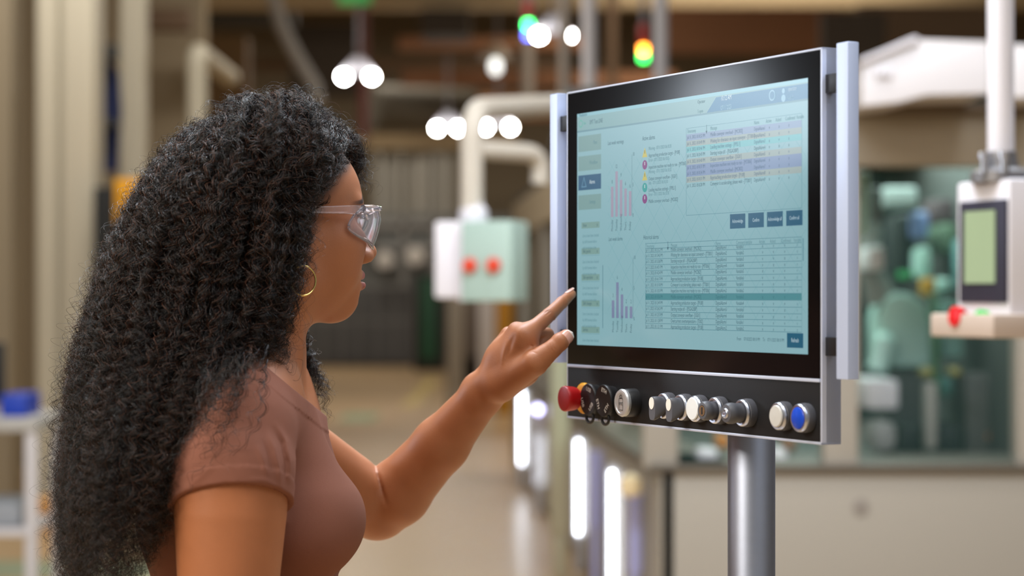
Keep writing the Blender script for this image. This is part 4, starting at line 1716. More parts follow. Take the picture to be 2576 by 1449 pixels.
def make_hall():
    cream = mat('cream_paint', rgb(194, 186, 166), .5, noise=.02, nscale=1)
    beige = mat('beige_paint', rgb(158, 144, 120), .6, noise=.03, nscale=1)
    taupe = mat('taupe_wall', rgb(140, 126, 104), .8, noise=.10, nscale=.6)
    brown = mat('brown_steel', rgb(104, 82, 62), .8, noise=.15, nscale=1.5)
    rust = mat('rust_brown', rgb(128, 88, 60), .8, noise=.2, nscale=1.5)
    dk = mat('dark_machine', rgb(62, 62, 60), .6, noise=.25, nscale=2)
    vdk = mat('very_dark', rgb(22, 24, 24), .6)
    lgrey = mat('light_grey_paint', rgb(206, 202, 204), .45)
    white = mat('white_paint', rgb(204, 201, 207), .4)
    wpanel = mat('warm_white_panel', rgb(152, 145, 134), .5, noise=.02, nscale=.8)
    mint = mat('mint_green', rgb(160, 192, 182), .45)
    green = mat('green_steel', rgb(24, 76, 54), .5)
    ochre = mat('ochre', rgb(196, 140, 32), .6)
    # ---------------- structure
    fl = MB()
    fl.box(-30, 30, -8, 50, -.2, 0)
    fm = mat('sand_floor', rgb(168, 142, 108), .28, noise=.10, nscale=.5, spec=.4)
    tag(thing('floor', fl, fm, None, None, origin=(0, 0, 0)), kind='structure')
    bw = MB().box(-30, 30, 49, 49.3, 0, 9)
    tag(thing('wall_back', bw, taupe, None, None), kind='structure')
    ce = MB().box(-30, 30, 7, 49, 8.2, 8.4)
    tag(thing('ceiling', ce, mat('roof_brown', rgb(104, 92, 74), .9, noise=.2, nscale=.3), None, None), kind='structure')
    wl = MB().box(X_(-900, 18), X_(512, 18), 18, 18.25, 0, 8.2)
    tag(thing('wall_left', wl, mat('partition_taupe', rgb(152, 136, 110), .7, noise=.03, nscale=.5), None, None), kind='structure')
    for nm, x in (('wall_side_left', -22), ('wall_side_right', 22)):
        tag(thing(nm, MB().box(x, x + .3, -8, 49, 0, 8.2), taupe, None, None), kind='structure')
    # ---------------- left columns
    def col(x0, x1, Y, d, label, m=cream, groove=None, y0=-900, y1=3000):
        mb = MB()
        if groove:
            pbox(mb, x0, groove[0], y0, y1, Y, d)
            pbox(mb, groove[0] + .001, groove[1] - .001, y0, y1, Y + .05, d)
            pbox(mb, groove[1], x1, y0, y1, Y, d)
        else:
            pbox(mb, x0, x1, y0, y1, Y, d)
        return thing('steel_column', mb, m, label, 'column', bevel=.012)
    col(92, 236, 14, .35, 'wide cream steel column left of the curly hair, with a long groove', groove=(143, 156))
    col(302, 362, 15.5, .2, 'narrow cream steel column beside the hanging blue bundle')
    col(-60, 30, 14.5, .3, 'beige cabinet column at the left edge of the picture', m=beige)
    pc = MB().tube([(X_(497, 13), 13, Z_(-600, 13)), (X_(497, 13), 13, Z_(140, 13))], .05, 16)
    pc.tube([(X_(497, 13), 13, Z_(140, 13)), (X_(497, 13), 13, Z_(520, 13))], .062, 16)
    thing('wall_pipe', MB().tube(arc_pts([(X_(496, 16), 17.9, Z_(130, 16)), (X_(496, 16), 16, Z_(130, 16)), (X_(496, 16), 16, 0)], .12), .075, 16), cream, 'pale round pipe rising behind the top of the curly hair', 'pipe', smooth=True)
    # hanging dark blue bundle
    r, part = group_root('cable_bundle', (X_(268, 14.8), 14.9, Z_(445, 14.8)), 'dark blue cable bundle hanging between two cream columns', 'cable')
    navy = mat('navy_cable', rgb(34, 44, 84), .7)
    m1 = MB()
    for k in range(6):
        xx = X_(250 + 8 * k, 14.8)
        m1.tube([(xx, 14.85 + .02 * (k % 2), Z_(120 + 12 * k, 14.8)), (xx + .01, 14.9, Z_(280, 14.8)), (xx - .008 * k + .02, 14.9, Z_(430, 14.8))], .020, 8)
    part('cables', m1, navy, smooth=True)
    part('cable_holder', pbox(MB(), 246, 294, 110, 150, 14.75, .10), dk, bevel=.01)
    part('cable_holder', pbox(MB(), 246, 292, 300, 318, 14.75, .18), dk, bevel=.01)
    r, part = group_root('yellow_cabinet', (X_(320, 13.2), 13.3, Z_(560, 13.2)), 'bright yellow wall box half hidden by the curly hair', 'box')
    m1 = MB()
    pbox(m1, 288, 372, 450, 562, 13.2, .61)
    part('body', m1, mat('bright_yellow', rgb(240, 172, 20), .5), bevel=.01)
    m1 = MB()
    pbox(m1, 300, 360, 462, 550, 13.19, .01)
    part('door', m1, mat('bright_yellow2', rgb(228, 158, 16), .5), bevel=.004)
    m1 = MB()
    pbox(m1, 236, 300, 470, 1010, 13.8, .4)
    o = thing('tool_cabinet', m1, vdk, 'dark narrow cabinet behind the left edge of the hair', 'cabinet', bevel=.01)
    o.location.z += 0
    m1 = MB()
    pbox(m1, 236, 300, 1010, 3000, 13.8, .4)
    thing('cabinet_plinth', m1, beige, 'beige plinth below the dark narrow cabinet', 'plinth', bevel=.01)
    m1 = MB()
    pbox(m1, 88, 168, 1258, 1340, 13.0, .35)
    m1.box(X_(88, 13), X_(168, 13), 13.0, 13.35, 0, Z_(1340, 13) + .01)
    thing('carton', m1, mat('carton_orange', rgb(206, 150, 84), .8, noise=.1), 'tan carton on the floor at the foot of the wide cream column', 'box', bevel=.004)
    # cart with a blue bin
    Y = 9.6
    r, part = group_root('work_table', (X_(20, Y), Y + .3, 0), 'grey work table at the left edge, holding a blue bin', 'table')
    m1 = MB()
    pbox(m1, -260, 92, 1052, 1086, Y, .7)
    part('table_top', m1, mat('table_grey', rgb(176, 174, 170), .5), bevel=.008)
    for x in (-240, 60):
        for d in (.02, .6):
            mm = MB().box(X_(x, Y), X_(x, Y) + .05, Y + d, Y + d + .05, 0, Z_(1086, Y))
            part('leg', mm, lgrey, bevel=.004)
    mm = MB()
    pbox(mm, -235, 70, 1330, 1350, Y, .62)
    part('lower_shelf', mm, lgrey, bevel=.004)
    mm = MB()
    pbox(mm, 0, 66, 992, 1049, Y + .1, .3)
    b = thing('storage_bin', mm, mat('bin_blue', rgb(24, 62, 176), .45), 'bright blue plastic bin on the grey work table', 'bin', bevel=.012)
    mm = MB()
    pbox(mm, -90, 7, 862, 1010, Y + .2, .06)
    pbox(mm, -60, -30, 1010, 1045.8, Y + .2, .06)
    thing('monitor', mm, vdk, 'black monitor on the grey table, cut by the picture edge', 'monitor', bevel=.008)
    mm = MB()
    pbox(mm, -120, 55, 1262, 1330, Y + .05, .4)
    thing('grey_sack', mm, mat('sack_grey', rgb(150, 154, 160), .8), 'grey sack on the lower shelf of the work table', 'sack', bevel=.05)

    # ---------------- far end
    Yf = 44.0
    r, part = group_root('curtain_wall', (X_(1040, Yf), Yf, 0), 'grey hanging strip curtain far down the hall', 'curtain')
    mm = MB()
    rr = random.Random(5)
    x = 940
    while x < 1140:
        w = rr.uniform(5, 11)
        pbox(mm, x, x + w, 372 + rr.uniform(0, 6), 540, Yf + rr.uniform(0, .3), .05)
        x += w + rr.uniform(0, 4)
    part('strips', mm, mat('strip_grey', rgb(142, 140, 134), .5, noise=.2, nscale=4, stretch=(6, 1, .05)))
    mm = MB()
    pbox(mm, 930, 1146, 356, 374, Yf - .1, .6)
    part('rail', mm, beige)
    mm = MB()
    pbox(mm, 640, 1290, 540, 720, Yf, 1.5)
    mm2 = MB()
    for x0, x1, y0, y1 in ((780, 1150, 556, 572), (780, 1150, 620, 632), (860, 872, 540, 720), (1010, 1020, 540, 720), (1090, 1100, 540, 720)):
        pbox(mm2, x0, x1, y0, y1, Yf - .1, .1)
    r, part = group_root('far_machine', (X_(960, Yf), Yf + .7, 0), 'long dark grey machine across the far end of the hall', 'machine')
    part('body', mm, mat('slate_machine', rgb(92, 94, 94), .6, noise=.35, nscale=1.2))
    part('rails', mm2, mat('slate_rail', rgb(126, 124, 122), .6))
    mm = MB()
    pbox(mm, 640, 1290, 720, 915, Yf - .02, 1.5)
    part('plinth', mm, mat('slate_dark', rgb(66, 66, 68), .6, noise=.3, nscale=1.0, stretch=(3, 1, .3)))
    for i, (x, y, rad) in enumerate(((972, 655, 20), (1048, 645, 22), (922, 590, 14))):
        mm = MB().lathe([(0, 0), (rad * Yf / FPX, .02), (rad * Yf / FPX, .5), (0, .52)], (X_(x, Yf), Yf - .1, Z_(y, Yf)), (0, -1, 0), n=24)
        part('round_hood', mm, mat('hood_grey', rgb(190, 186, 182), .5), smooth=True)
    # safety fence
    Yg = 43.0
    r, part = group_root('safety_fence', (X_(900, Yg), Yg, 0), 'dark wire safety fence standing on the floor far away', 'fence')
    mm = MB()
    for k in range(7):
        x = 770 + k * 44
        pbox(mm, x, x + 4, 716, 920, Yg, .05)
    part('posts', mm, mat('fence_grey', rgb(108, 108, 108), .6))
    mm = MB()
    pbox(mm, 770, 1038, 716, 722, Yg, .05)
    pbox(mm, 770, 1038, 806, 810, Yg, .05)
    part('rails', mm, _M['fence_grey'])
    # green locker
    Yl = 41.0
    r, part = group_root('green_locker', (X_(1078, Yl), Yl + .3, 0), 'dark green locker with black sides beyond the hanging switch box', 'locker')
    mm = MB()
    pbox(mm, 1040, 1118, 690, 934, Yl, .8)
    part('body', mm, vdk, bevel=.02)
    mm = MB()
    pbox(mm, 1058, 1098, 700, 905, Yl - .05, .06)
    part('door', mm, green, bevel=.01)
    # posts under the switch box
    Yp = 26.0
    for x0, x1, y0, y1, m, lb in ((1126, 1166, 740, 985, wpanel, 'warm grey upright post left of the ochre one'),
                                  (1204, 1246, 740, 950, lgrey, 'pale grey upright post beside the ochre one'),
                                  (1248, 1290, 740, 900, ochre, 'ochre upright post below the switch box')):
        mm = MB()
        pbox(mm, x0, x1, y0, y1, Yp, .2)
        mm.box(X_(x0, Yp), X_(x1, Yp), Yp, Yp + .2, 0, Z_(y1, Yp) + .01)
        thing('machine_post', mm, m, lb, 'post', bevel=.01)
    mm = MB()
    pbox(mm, 1166, 1204, 740, 1000, Yp + .3, .3)
    mm.box(X_(1120, Yp), X_(1290, Yp), Yp + .3, Yp + 1.2, 0, Z_(900, Yp) + .01)
    thing('conveyor_end', mm, mat('conveyor_brown', rgb(110, 98, 88), .6, noise=.1), 'brown-grey conveyor end standing behind the three posts', 'conveyor', bevel=.01)

    # ---------------- the machine line along the aisle
    ax = lambda Y: .56 - .0578 * (Y - 8.0)          # aisle face of the line
    Y0, Y1 = 8.0, 17.5
    ang = -math.atan(.0578)
    r, part = group_root('machine_line', (.9, 10, 0), 'long warm white machine enclosure with windows behind the control panel', 'machine')

    def slab(mb, y0, y1, z0, z1, out=0.0, th=.06):
        """piece of the aisle side between distances y0,y1"""
        vs = [(ax(y0) - out, y0, z0), (ax(y0) - out + th, y0, z0), (ax(y1) - out + th, y1, z0), (ax(y1) - out, y1, z0)]
        vs = vs + [(v[0], v[1], z1) for v in vs]
        mb._add(vs, [(0, 1, 2, 3), (7, 6, 5, 4), (0, 4, 5, 1), (1, 5, 6, 2), (2, 6, 7, 3), (3, 7, 4, 0)])
        return mb
    XR = X_(2620, 8)
    part('side_panel', slab(MB(), Y0, Y1, .04, .80), wpanel, bevel=.01)
    part('front_panel', MB().box(.56, XR, 8.0, 8.06, 0.0, .80), wpanel, bevel=.01)
    part('front_ledge', MB().box(.52, XR, 7.97, 8.6, .79, .815), mat('ledge_dark', rgb(86, 78, 68), .6), bevel=.004)
    part('side_ledge', slab(MB(), Y0, Y1, .79, .815, .03, .3), _M['ledge_dark'])
    part('plinth', slab(MB(), Y0, Y1, 0, .05, -.06, .3), mat('plinth_brown', rgb(92, 74, 58), .6))
    for (x0, x1) in ((1618, 1706), (2072, 2160), (2560, 2640)):
        part('corner_post', MB().box(X_(x0, 8), X_(x1, 8), 8.0, 8.12, .8, 1.94), wpanel, bevel=.01)
    part('upper_panel', MB().box(X_(1640, 8), XR, 8.0, 8.12, Z_(418, 8), Z_(288, 8)), mat('upper_beige', rgb(146, 136, 120), .6), bevel=.01)
    part('top_rail', MB().box(X_(1640, 8), XR, 7.96, 8.14, Z_(288, 8), Z_(262, 8)), mat('rail_brown', rgb(96, 82, 66), .6), bevel=.01)
    for y in (10.1, 12.2, 14.4, 16.6):
        part('side_post', slab(MB(), y - .06, y + .06, .8, 1.94, .0, .08), wpanel)
    part('side_top', slab(MB(), Y0, Y1, 1.94, 2.2), beige)
    part('roof', MB().box(.2, XR, 8.0, 11.5, 2.2, 2.24), dk)  # unseen lid added to keep light out of the machine interior
    part('right_wall', MB().box(XR, XR + .05, 8.0, 11.5, 0, 2.2), dk)
    part('added_side_roof', slab(MB(), 11.4, Y1, 2.2, 2.24, 0, 1.6), dk)  # unseen lid added to darken the space behind the side windows
    part('inner_wall', slab(MB(), 11.5, Y1, 0, 2.2, -1.5, .05), dk)
    part('back_wall', MB().box(.4, XR, 11.4, 11.5, 0, 2.2), mat('interior_dark', rgb(42, 48, 46), .6, noise=.4, nscale=3))
    part('inner_table', MB().box(.70, XR - .05, 8.3, 11.3, .70, .78), mat('inner_table', rgb(74, 74, 70), .5))
    glass = mat('machine_glass', rgb(120, 170, 160), .08, spec=.4, alpha=.03)
    part('window', MB().box(X_(2160, 8), X_(2560, 8), 8.05, 8.056, .815, 1.94), glass)
    part('window', MB().box(X_(1706, 8), X_(2072, 8), 8.05, 8.056, .815, 1.94), glass)
    part('window', slab(MB(), Y0 + .1, Y1, .815, 1.94, -.03, .005), glass)
    part('hole_plug', MB().lathe([(.03, 0), (.03, .006), (0, .008)], (X_(2165, 8), 8.0, Z_(1275, 8)), (0, -1, 0), n=20), mat('plug_grey', rgb(130, 122, 114), .6), smooth=True)
    # dark green things behind the side windows
    mm = MB()
    for k, y in enumerate(np.arange(11.7, 17.0, .9)):
        mm.box(ax(y) + .25, ax(y) + .8, y, y + .6, .8, 1.3 + .25 * (k % 3))
    part('side_modules', mm, mat('module_green', rgb(52, 70, 62), .5, noise=.3, nscale=3))

    # things inside the front windows, each one its own
    def inb(name, x0, x1, y0, y1, Y, d, m, label, cat, bevel=.02):
        mm = MB()
        pbox(mm, x0, x1, y0, y1, Y, d)
        return thing(name, mm, m, label, cat, bevel=bevel)
    tz_ = .78
    # mint green robot base: shaped body standing on the table
    Yr = 9.0

    def ipt(x, y, Y=Yr):
        return (X_(x, Y), Z_(y, Y))
    r, rp = group_root('robot', (X_(2265, Yr), Yr + .2, tz_), 'mint green robot with a rounded shoulder behind the window', 'robot')
    poly = [ipt(2215, 925), ipt(2215, 800), ipt(2228, 752), ipt(2258, 735), ipt(2300, 742), ipt(2332, 770), ipt(2345, 830), ipt(2345, 925)]
    rp('body', MB().prism(poly, Yr, Yr + .35), mint, bevel=.03)
    rp('pedestal', MB().box(X_(2235, Yr), X_(2325, Yr), Yr + .05, Yr + .3, tz_, ipt(0, 920)[1]), dk, bevel=.01)
    rp('lower_arm', MB().tube([(ipt(2230, 760)[0], Yr + .1, ipt(0, 760)[1]), (ipt(2195, 660)[0], Yr + .1, ipt(0, 660)[1]), (ipt(2205, 560)[0], Yr + .1, ipt(0, 560)[1])], [.07, .05, .045], 16), mat('robot_grey', rgb(120, 122, 118), .5), smooth=True)
    rp('cuff', MB().tube([(ipt(2195, 930)[0], Yr - .1, ipt(0, 930)[1]), (ipt(2215, 870)[0], Yr - .1, ipt(0, 870)[1]), (ipt(2235, 850)[0], Yr + .1, ipt(0, 850)[1])], .045, 16), mint, smooth=True)
    mm = MB()
    pbox(mm, 2158, 2190, 430, 590, 8.5, .25)
    thing('mint_box', mm, mint, 'tall mint green box just right of the panel handle', 'box', bevel=.02)
    inb('grey_module', 2190, 2222, 470, 560, 8.7, .3, mat('mod_grey', rgb(112, 108, 108), .6), 'grey module beside the tall mint box', 'module')
    inb('white_module', 2186, 2226, 620, 680, 8.8, .3, lgrey, 'small white module above the robot elbow', 'module')
    inb('cover_frame', 2222, 2310, 470, 520, 9.2, .4, mat('pale_cover', rgb(150, 160, 158), .5), 'pale cover under the left blue lamp', 'cover')
    for i, (x0, x1, y0, y1, lb) in enumerate(((2306, 2344, 432, 505, 'narrow blue lit panel in the left half of the window'), (2408, 2440, 440, 520, 'narrow blue lit panel near the white switch box'))):
        mm = MB()
        pbox(mm, x0, x1, y0, y1, 11.34, .062)
        thing('lit_panel', mm, mat('blue_light', rgb(70, 120, 200), .5, emit=rgb(70, 125, 215), estr=.8), lb, 'lamp')
    inb('press_tool', 2255, 2305, 540, 690, 9.6, .3, vdk, 'black tool head hanging above the robot', 'tool')
    inb('blue_cylinder', 2304, 2340, 530, 600, 9.4, .2, mat('steel_blue', rgb(100, 116, 160), .5), 'blue-grey cylinder in the middle of the window', 'cylinder', .06)
    inb('mint_cylinder', 2312, 2344, 620, 700, 9.3, .2, mint, 'mint cylinder above the robot shoulder', 'cylinder', .05)
    inb('green_valve', 2272, 2300, 682, 700, 9.2, .15, mat('leaf_green', rgb(30, 130, 70), .5), 'small leaf green valve beside the mint cylinder', 'valve', .01)
    inb('mint_ball', 2360, 2400, 700, 740, 9.2, .3, mint, 'round mint housing right of the robot', 'housing', .08)
    inb('dark_press', 2350, 2400, 500, 560, 9.6, .3, mat('press_brown', rgb(70, 52, 56), .6), 'dark reddish press head at the top of the window', 'press')
    inb('olive_drum', 2360, 2415, 560, 640, 9.5, .3, mat('olive', rgb(84, 104, 84), .6), 'olive green drum under the dark press head', 'drum', .08)
    inb('teal_column', 2418, 2442, 600, 730, 9.2, .2, mat('teal_grey', rgb(108, 150, 150), .5), 'teal grey column left of the small screen', 'column')
    inb('mint_column', 2370, 2425, 760, 900, 9.0, .3, mat('teal_panel', rgb(112, 150, 140), .5), 'dull teal column below the mint housing', 'column')
    inb('amber_valve', 2322, 2356, 700, 745, 9.1, .1, ochre, 'ochre valve block over the robot shoulder', 'valve')
    inb('slide_rail', 2350, 2364, 740, 1000, 8.9, .1, mat('rail_green', rgb(60, 96, 60), .5), 'thin green vertical slide rail right of the robot', 'rail')
    # lower half of the window
    inb('grey_gearbox', 2180, 2262, 955, 1030, 8.6, .4, lgrey, 'pale grey gearbox under the robot', 'gearbox')
    inb('grey_motor', 2195, 2260, 1060, 1140, 8.5, .3, mat('mot_grey', rgb(140, 138, 134), .5), 'grey motor standing low behind the window', 'motor', .05)
    inb('support_leg', 2330, 2360, 960, 1130, 8.6, .1, mat('leg_grey', rgb(132, 128, 120), .5), 'grey support leg in the middle of the window', 'leg')
    inb('cable_tray', 2262, 2330, 1070, 1140, 8.8, .3, vdk, 'black cable tray left of the grey support leg', 'tray')
    inb('cable_tray', 2362, 2420, 1070, 1140, 8.8, .3, vdk, 'black cable tray right of the grey support leg', 'tray')
    inb('teal_motor', 2374, 2400, 950, 1000, 8.8, .2, mat('dark_teal', rgb(52, 96, 88), .5), 'dark teal motor beside the grey support leg', 'motor')
    inb('amber_clip', 2320, 2350, 925, 948, 8.6, .1, mat('olive_yellow', rgb(124, 116, 50), .5), 'olive yellow clip on top of the grey support leg', 'clip')
    inb('amber_clip', 2392, 2420, 925, 945, 8.6, .1, _M['olive_yellow'], 'olive yellow clip beside the dark teal motor', 'clip')
    r, rp = group_root('brown_housing', (X_(2490, 8.9), 9.1, tz_), 'dark brown-grey housing low behind the right of the window', 'housing')
    rp('shell', pbox(MB(), 2430, 2552, 940, 1150, 8.9, .4), mat('dk_brown_grey', rgb(72, 70, 66), .6, noise=.3, nscale=5), bevel=.02)
    rp('cap', pbox(MB(), 2484, 2500, 1090, 1106, 8.88, .02), mat('dull_orange', rgb(150, 100, 60), .5), bevel=.004, label='dull orange cap')
    inb('orange_part', 1806, 1836, 1095, 1130, 8.5, .2, mat('deep_orange', rgb(190, 120, 40), .6), 'orange bracket seen left of the steel pole', 'bracket')
    inb('pale_part', 1756, 1808, 1132, 1170, 8.3, .2, lgrey, 'pale grey block low in the left window', 'block')
    inb('pale_part', 1946, 1982, 1132, 1168, 8.3, .2, lgrey, 'pale grey block just right of the steel pole', 'block')
    inb('brown_part', 1975, 2005, 1105, 1135, 8.5, .2, rust, 'rust brown bracket right of the steel pole', 'bracket')
    # LED strips on the aisle side
    led = mat('cool_led', (1, 1, 1, 1), .5, emit=(.86, .92, 1.0, 1), estr=22.0)
    hous = mat('led_housing', rgb(190, 190, 196), .5)
    on = lambda px: .992 / ((px - 1288) / FPX + .0578)
    spec_ = [(1312, 985, 1168, on(1312), 'farthest of the upright light strips on the aisle side'),
             (1352, 1090, 1222, on(1352), 'short upright light strip second from the far end'),
             (1455, 1108, 1345, on(1455), 'long upright light strip on the aisle side below the red stop'),
             (1540, 1185, 1475, on(1540), 'nearest and longest upright light strip')]
    for i, (x, y0, y1, Y, lb) in enumerate(spec_):
        xx = X_(x, Y)
        z0, z1 = max(Z_(y1, Y), .05), Z_(y0, Y)
        r, lp = group_root('light_strip', (xx, Y, 0), lb, 'lamp', 'upright light strips along the aisle')
        lp('housing', MB().box(xx - .018, xx + .024, Y + .02, Y + .05, 0, z1 + .03), hous, bevel=.003)
        # a row of small diodes
        mm = MB()
        n = max(int((z1 - z0) / .03), 4)
        for k in range(n):
            zc = z0 + (z1 - z0) * (k + .5) / n
            mm.box(xx - .005, xx + .005, Y + .004, Y + .02, zc - .009, zc + .009)
        lp('diodes', mm, led)
    Yb = on(1353) - .3
    xx = X_(1353, Yb)
    r, lp = group_root('indicator_lamp', (xx, Yb, 0), 'single round bluish lamp above the short light strip', 'lamp')
    lp('post', MB().box(xx - .012, xx + .012, Yb + .02, Yb + .05, 0, Z_(1032, Yb)), hous)
    lp('bulb', MB().lathe([(0, -.03), (.025, -.01), (.025, .01), (0, .03)], (xx, Yb, Z_(1030, Yb)), (0, 0, 1), n=16), mat('blue_led', (1, 1, 1, 1), .5, emit=(.55, .55, .95, 1), estr=9), smooth=True)
    # beige post next to the strips
    mm = MB()
    pbox(mm, 1386, 1432, 800, 1344, 10.9, .08)
    mm.box(X_(1392, 10.9), X_(1426, 10.9), 10.92, 10.96, 0, Z_(1344, 10.9) + .01)
    thing('aisle_post', mm, mat('post_khaki', rgb(190, 184, 158), .5), 'khaki post between the light strips under the panel corner', 'post', bevel=.01)
    for x, Y, y0, y1, lb in ((1498, on(1498) - .1, 1135, 1330, 'pale lilac slab imitating a bluish reflection between the two long light strips'), (1598, on(1598) - .1, 1225, 1445, 'pale lilac slab imitating a bluish reflection right of the nearest light strip')):
        mm = MB()
        pbox(mm, x - 17, x + 17, y0, y1, Y, .05)
        mm.box(X_(x - 10, Y), X_(x + 10, Y), Y + .01, Y + .04, 0, Z_(y1, Y) + .02)
        thing('reflection_slab', mm, mat('lilac', rgb(176, 178, 226), .3), lb, 'cover', bevel=.01)  # stands in for a bluish reflection, its light put into the lilac colour
    mm = MB().lathe([(0, -.05), (.045, -.03), (.045, .03), (0, .05)], (X_(1588, 8.3), 8.3, Z_(1222, 8.3)), (0, 0, 1), n=16)
    thing('warm_beacon', mm, mat('beacon_cream', rgb(236, 214, 170), .4), 'cream cap on top of the lilac reflection slab', 'cap', smooth=True)

    # ---------------- hanging switch box in the middle
    Y = 7.2
    r, bp = group_root('switch_box', (X_(1190, Y), Y + .1, Z_(760, Y)), 'pale switch box with two red buttons hanging from a bent pipe', 'switch box')
    off = math.radians(-38)
    # box turned so that one side and the front are seen
    cx = X_(1165, Y)

    def turned(x0, x1, d0, d1, z0, z1):
        mb = MB(Matrix.Translation(Vector((X_(1160, Y), Y, 0))) @ Matrix.Rotation(R(-22), 4, 'Z'))
        return mb.box(x0, x1, d0, d1, z0, z1)
    zt, zb = Z_(556, Y), Z_(758, Y)
    bp('body', turned(0, .185, .0, .155, zb, zt), mat('pale_mint', rgb(152, 174, 166), .5), bevel=.008)
    bp('side_cover', turned(-.008, .0, .0, .160, zb, zt), white, bevel=.002)
    bp('left_cover', MB().box(X_(1092, Y), X_(1160, Y), Y + .03, Y + .20, zb + .01, zt), white, bevel=.015)
    for x in (.035, .122):
        b_ = MB(Matrix.Translation(Vector((X_(1160, Y), Y, 0))) @ Matrix.Rotation(R(-22), 4, 'Z')).lathe([(.024, 0), (.026, .012), (.022, .02), (0, .022)], (x, 0, Z_(668, Y)), (0, -1, 0), n=24)
        bp('red_button', b_, mat('button_red', rgb(196, 60, 36), .45), smooth=True)
    pipe = MB().tube(arc_pts([(X_(1185, Y), Y + .09, zt - .01), (X_(1185, Y), Y + .09, Z_(270, Y)), (X_(1470, Y + 1.0), Y + 1.0, Z_(262, Y + 1.0) + .0), (X_(1900, Y + 2), Y + 2, Z_(200, Y + 2)), (X_(1900, Y + 2), Y + 2.2, 2.24)], .10, 8), .040, 20)
    bp('arm_pipe', pipe, mat('pipe_cream', rgb(180, 172, 160), .45), smooth=True)
    pipe = MB().tube(arc_pts([(X_(1200, Y), Y + .09, Z_(372, Y)), (X_(1368, Y), Y + .3, Z_(372, Y)), (X_(1360, Y), Y + .3, Z_(450, Y))], .08, 8), .032, 20)
    bp('branch_pipe', pipe, _M['pipe_cream'], smooth=True)
    bp('pipe_joint', MB().lathe([(.05, 0), (.05, .04), (.035, .06), (.035, .07)], (X_(1190, Y), Y + .09, zt - .002), (0, 0, 1), n=24), white, smooth=True)

    # ---------------- white switch box at the right edge
    Y = 4.1
    r, bp = group_root('operator_box', (X_(2540, Y), Y + .1, Z_(850, Y)), 'white control box with small screen hanging at the right edge', 'control box')
    TM = Matrix.Translation(Vector((X_(2545, Y), Y, 0))) @ Matrix.Rotation(R(-64), 4, 'Z')

    def tb():
        return MB(TM)
    zt, zb = Z_(448, Y), Z_(826, Y)
    # local x runs away along the screen face (negative), y into the box
    M2 = Matrix.Translation(Vector((X_(2540, Y), Y, 0))) @ Matrix.Rotation(R(-70), 4, 'Z')
    bp('body', MB(M2).box(-.19, 0, .0, .20, zb, zt), white, bevel=.008)
    bp('bezel', MB(M2).box(-.172, -.006, -.006, .004, Z_(762, Y), Z_(500, Y)), mat('bezel_navy', rgb(38, 36, 50), .5), bevel=.003)
    bp('small_screen', MB(M2).box(-.148, -.040, -.009, .0, Z_(712, Y), Z_(526, Y)), mat('olive_screen', rgb(126, 140, 112), .3, emit=rgb(110, 126, 98), estr=.55))
    bp('button_tray', MB(M2).box(-.21, .02, -.05, .10, Z_(850, Y), Z_(790, Y)), mat('tray_beige', rgb(176, 160, 148), .5), bevel=.006)
    bp('red_button', MB().lathe([(.013, 0), (.020, .012), (.020, .026), (0, .030)], (X_(2455, Y), Y + .10, Z_(800, Y)), (-.9, -.4, .1), n=24), mat('stop_red', rgb(196, 16, 22), .4), smooth=True)
    bp('green_button', MB().lathe([(.015, 0), (.015, .016), (0, .018)], (X_(2487, Y), Y + .03, Z_(800, Y)), (-.8, -.6, .1), n=24), mat('start_green', rgb(16, 160, 60), .4, emit=rgb(20, 180, 70), estr=.3), smooth=True)
    bp('pipe', MB().tube([(X_(2545, Y), Y + .09, zt - .01), (X_(2536, Y), Y + .09, 4.6)], .026, 24), white, smooth=True)
    bp('flange', MB().lathe([(.060, 0), (.060, .020), (.034, .030), (.030, .060), (.026, .062)], (X_(2545, Y), Y + .09, zt - .004), (0, 0, 1), n=32), mat('flange_grey', rgb(120, 118, 120), .4, metal=.5), smooth=R(40))
    for x, dy in ((2492, .05), (2534, .02), (2562, .12)):
        bp('clamp_bolt', MB().lathe([(.008, 0), (.008, .03), (.012, .031), (.012, .042), (0, .046)], (X_(x, Y), Y + dy, zt + .01), (0, 0, 1), n=16), chrome_(), smooth=R(40))
    # white ducts above the machine
    Yd = 7.6
    r, bp = group_root('air_housing', (X_(2330, Yd), Yd + .3, Z_(262, Yd)), 'light grey angular housing on top of the machine', 'housing')
    poly = [ipt(2168, 152, Yd), ipt(2298, 98, Yd), ipt(2488, 104, Yd), ipt(2488, 236, Yd), ipt(2330, 240, Yd), ipt(2262, 258, Yd), ipt(2168, 268, Yd)]
    bp('shell', MB().prism(poly, Yd, Yd + .5), lgrey, bevel=.01)
    bp('top_edge', MB().prism([ipt(2160, 162, Yd), ipt(2160, 150, Yd), ipt(2298, 92, Yd), ipt(2312, 100, Yd), ipt(2300, 108, Yd)], Yd - .03, Yd + .5), white, bevel=.004)
    for x in (2212, 2233):
        bp('bolt', MB().lathe([(.014, 0), (.014, .02), (0, .024)], (X_(x, Yd), Yd, Z_(185, Yd)), (0, -1, 0), n=16), white, smooth=True)
    mm = MB()
    pbox(mm, 2542, 2640, 112, 246, Yd, .4)
    thing('air_housing', mm, lgrey, 'light grey box housing cut by the right picture edge', 'housing', bevel=.01)

    # ---------------- under the roof
    def beam(x0, x1, y0, y1, Y, d, m, label, nm='roof_beam', cat='beam', bevel=.0):
        mm = MB()
        pbox(mm, x0, x1, y0, y1, Y, d)
        return thing(nm, mm, m, label, cat, bevel=bevel)
    tan2 = mat('tan_beam', rgb(168, 148, 116), .8)
    dbr = mat('dark_brown_roof', rgb(58, 50, 42), .9, noise=.2)
    beam(-200, 2700, -40, 18, 34, .4, tan2, 'tan roof beam running across the very top of the picture')
    beam(860, 1300, 338, 366, 40, .4, tan2, 'low tan beam just above the strip curtain')
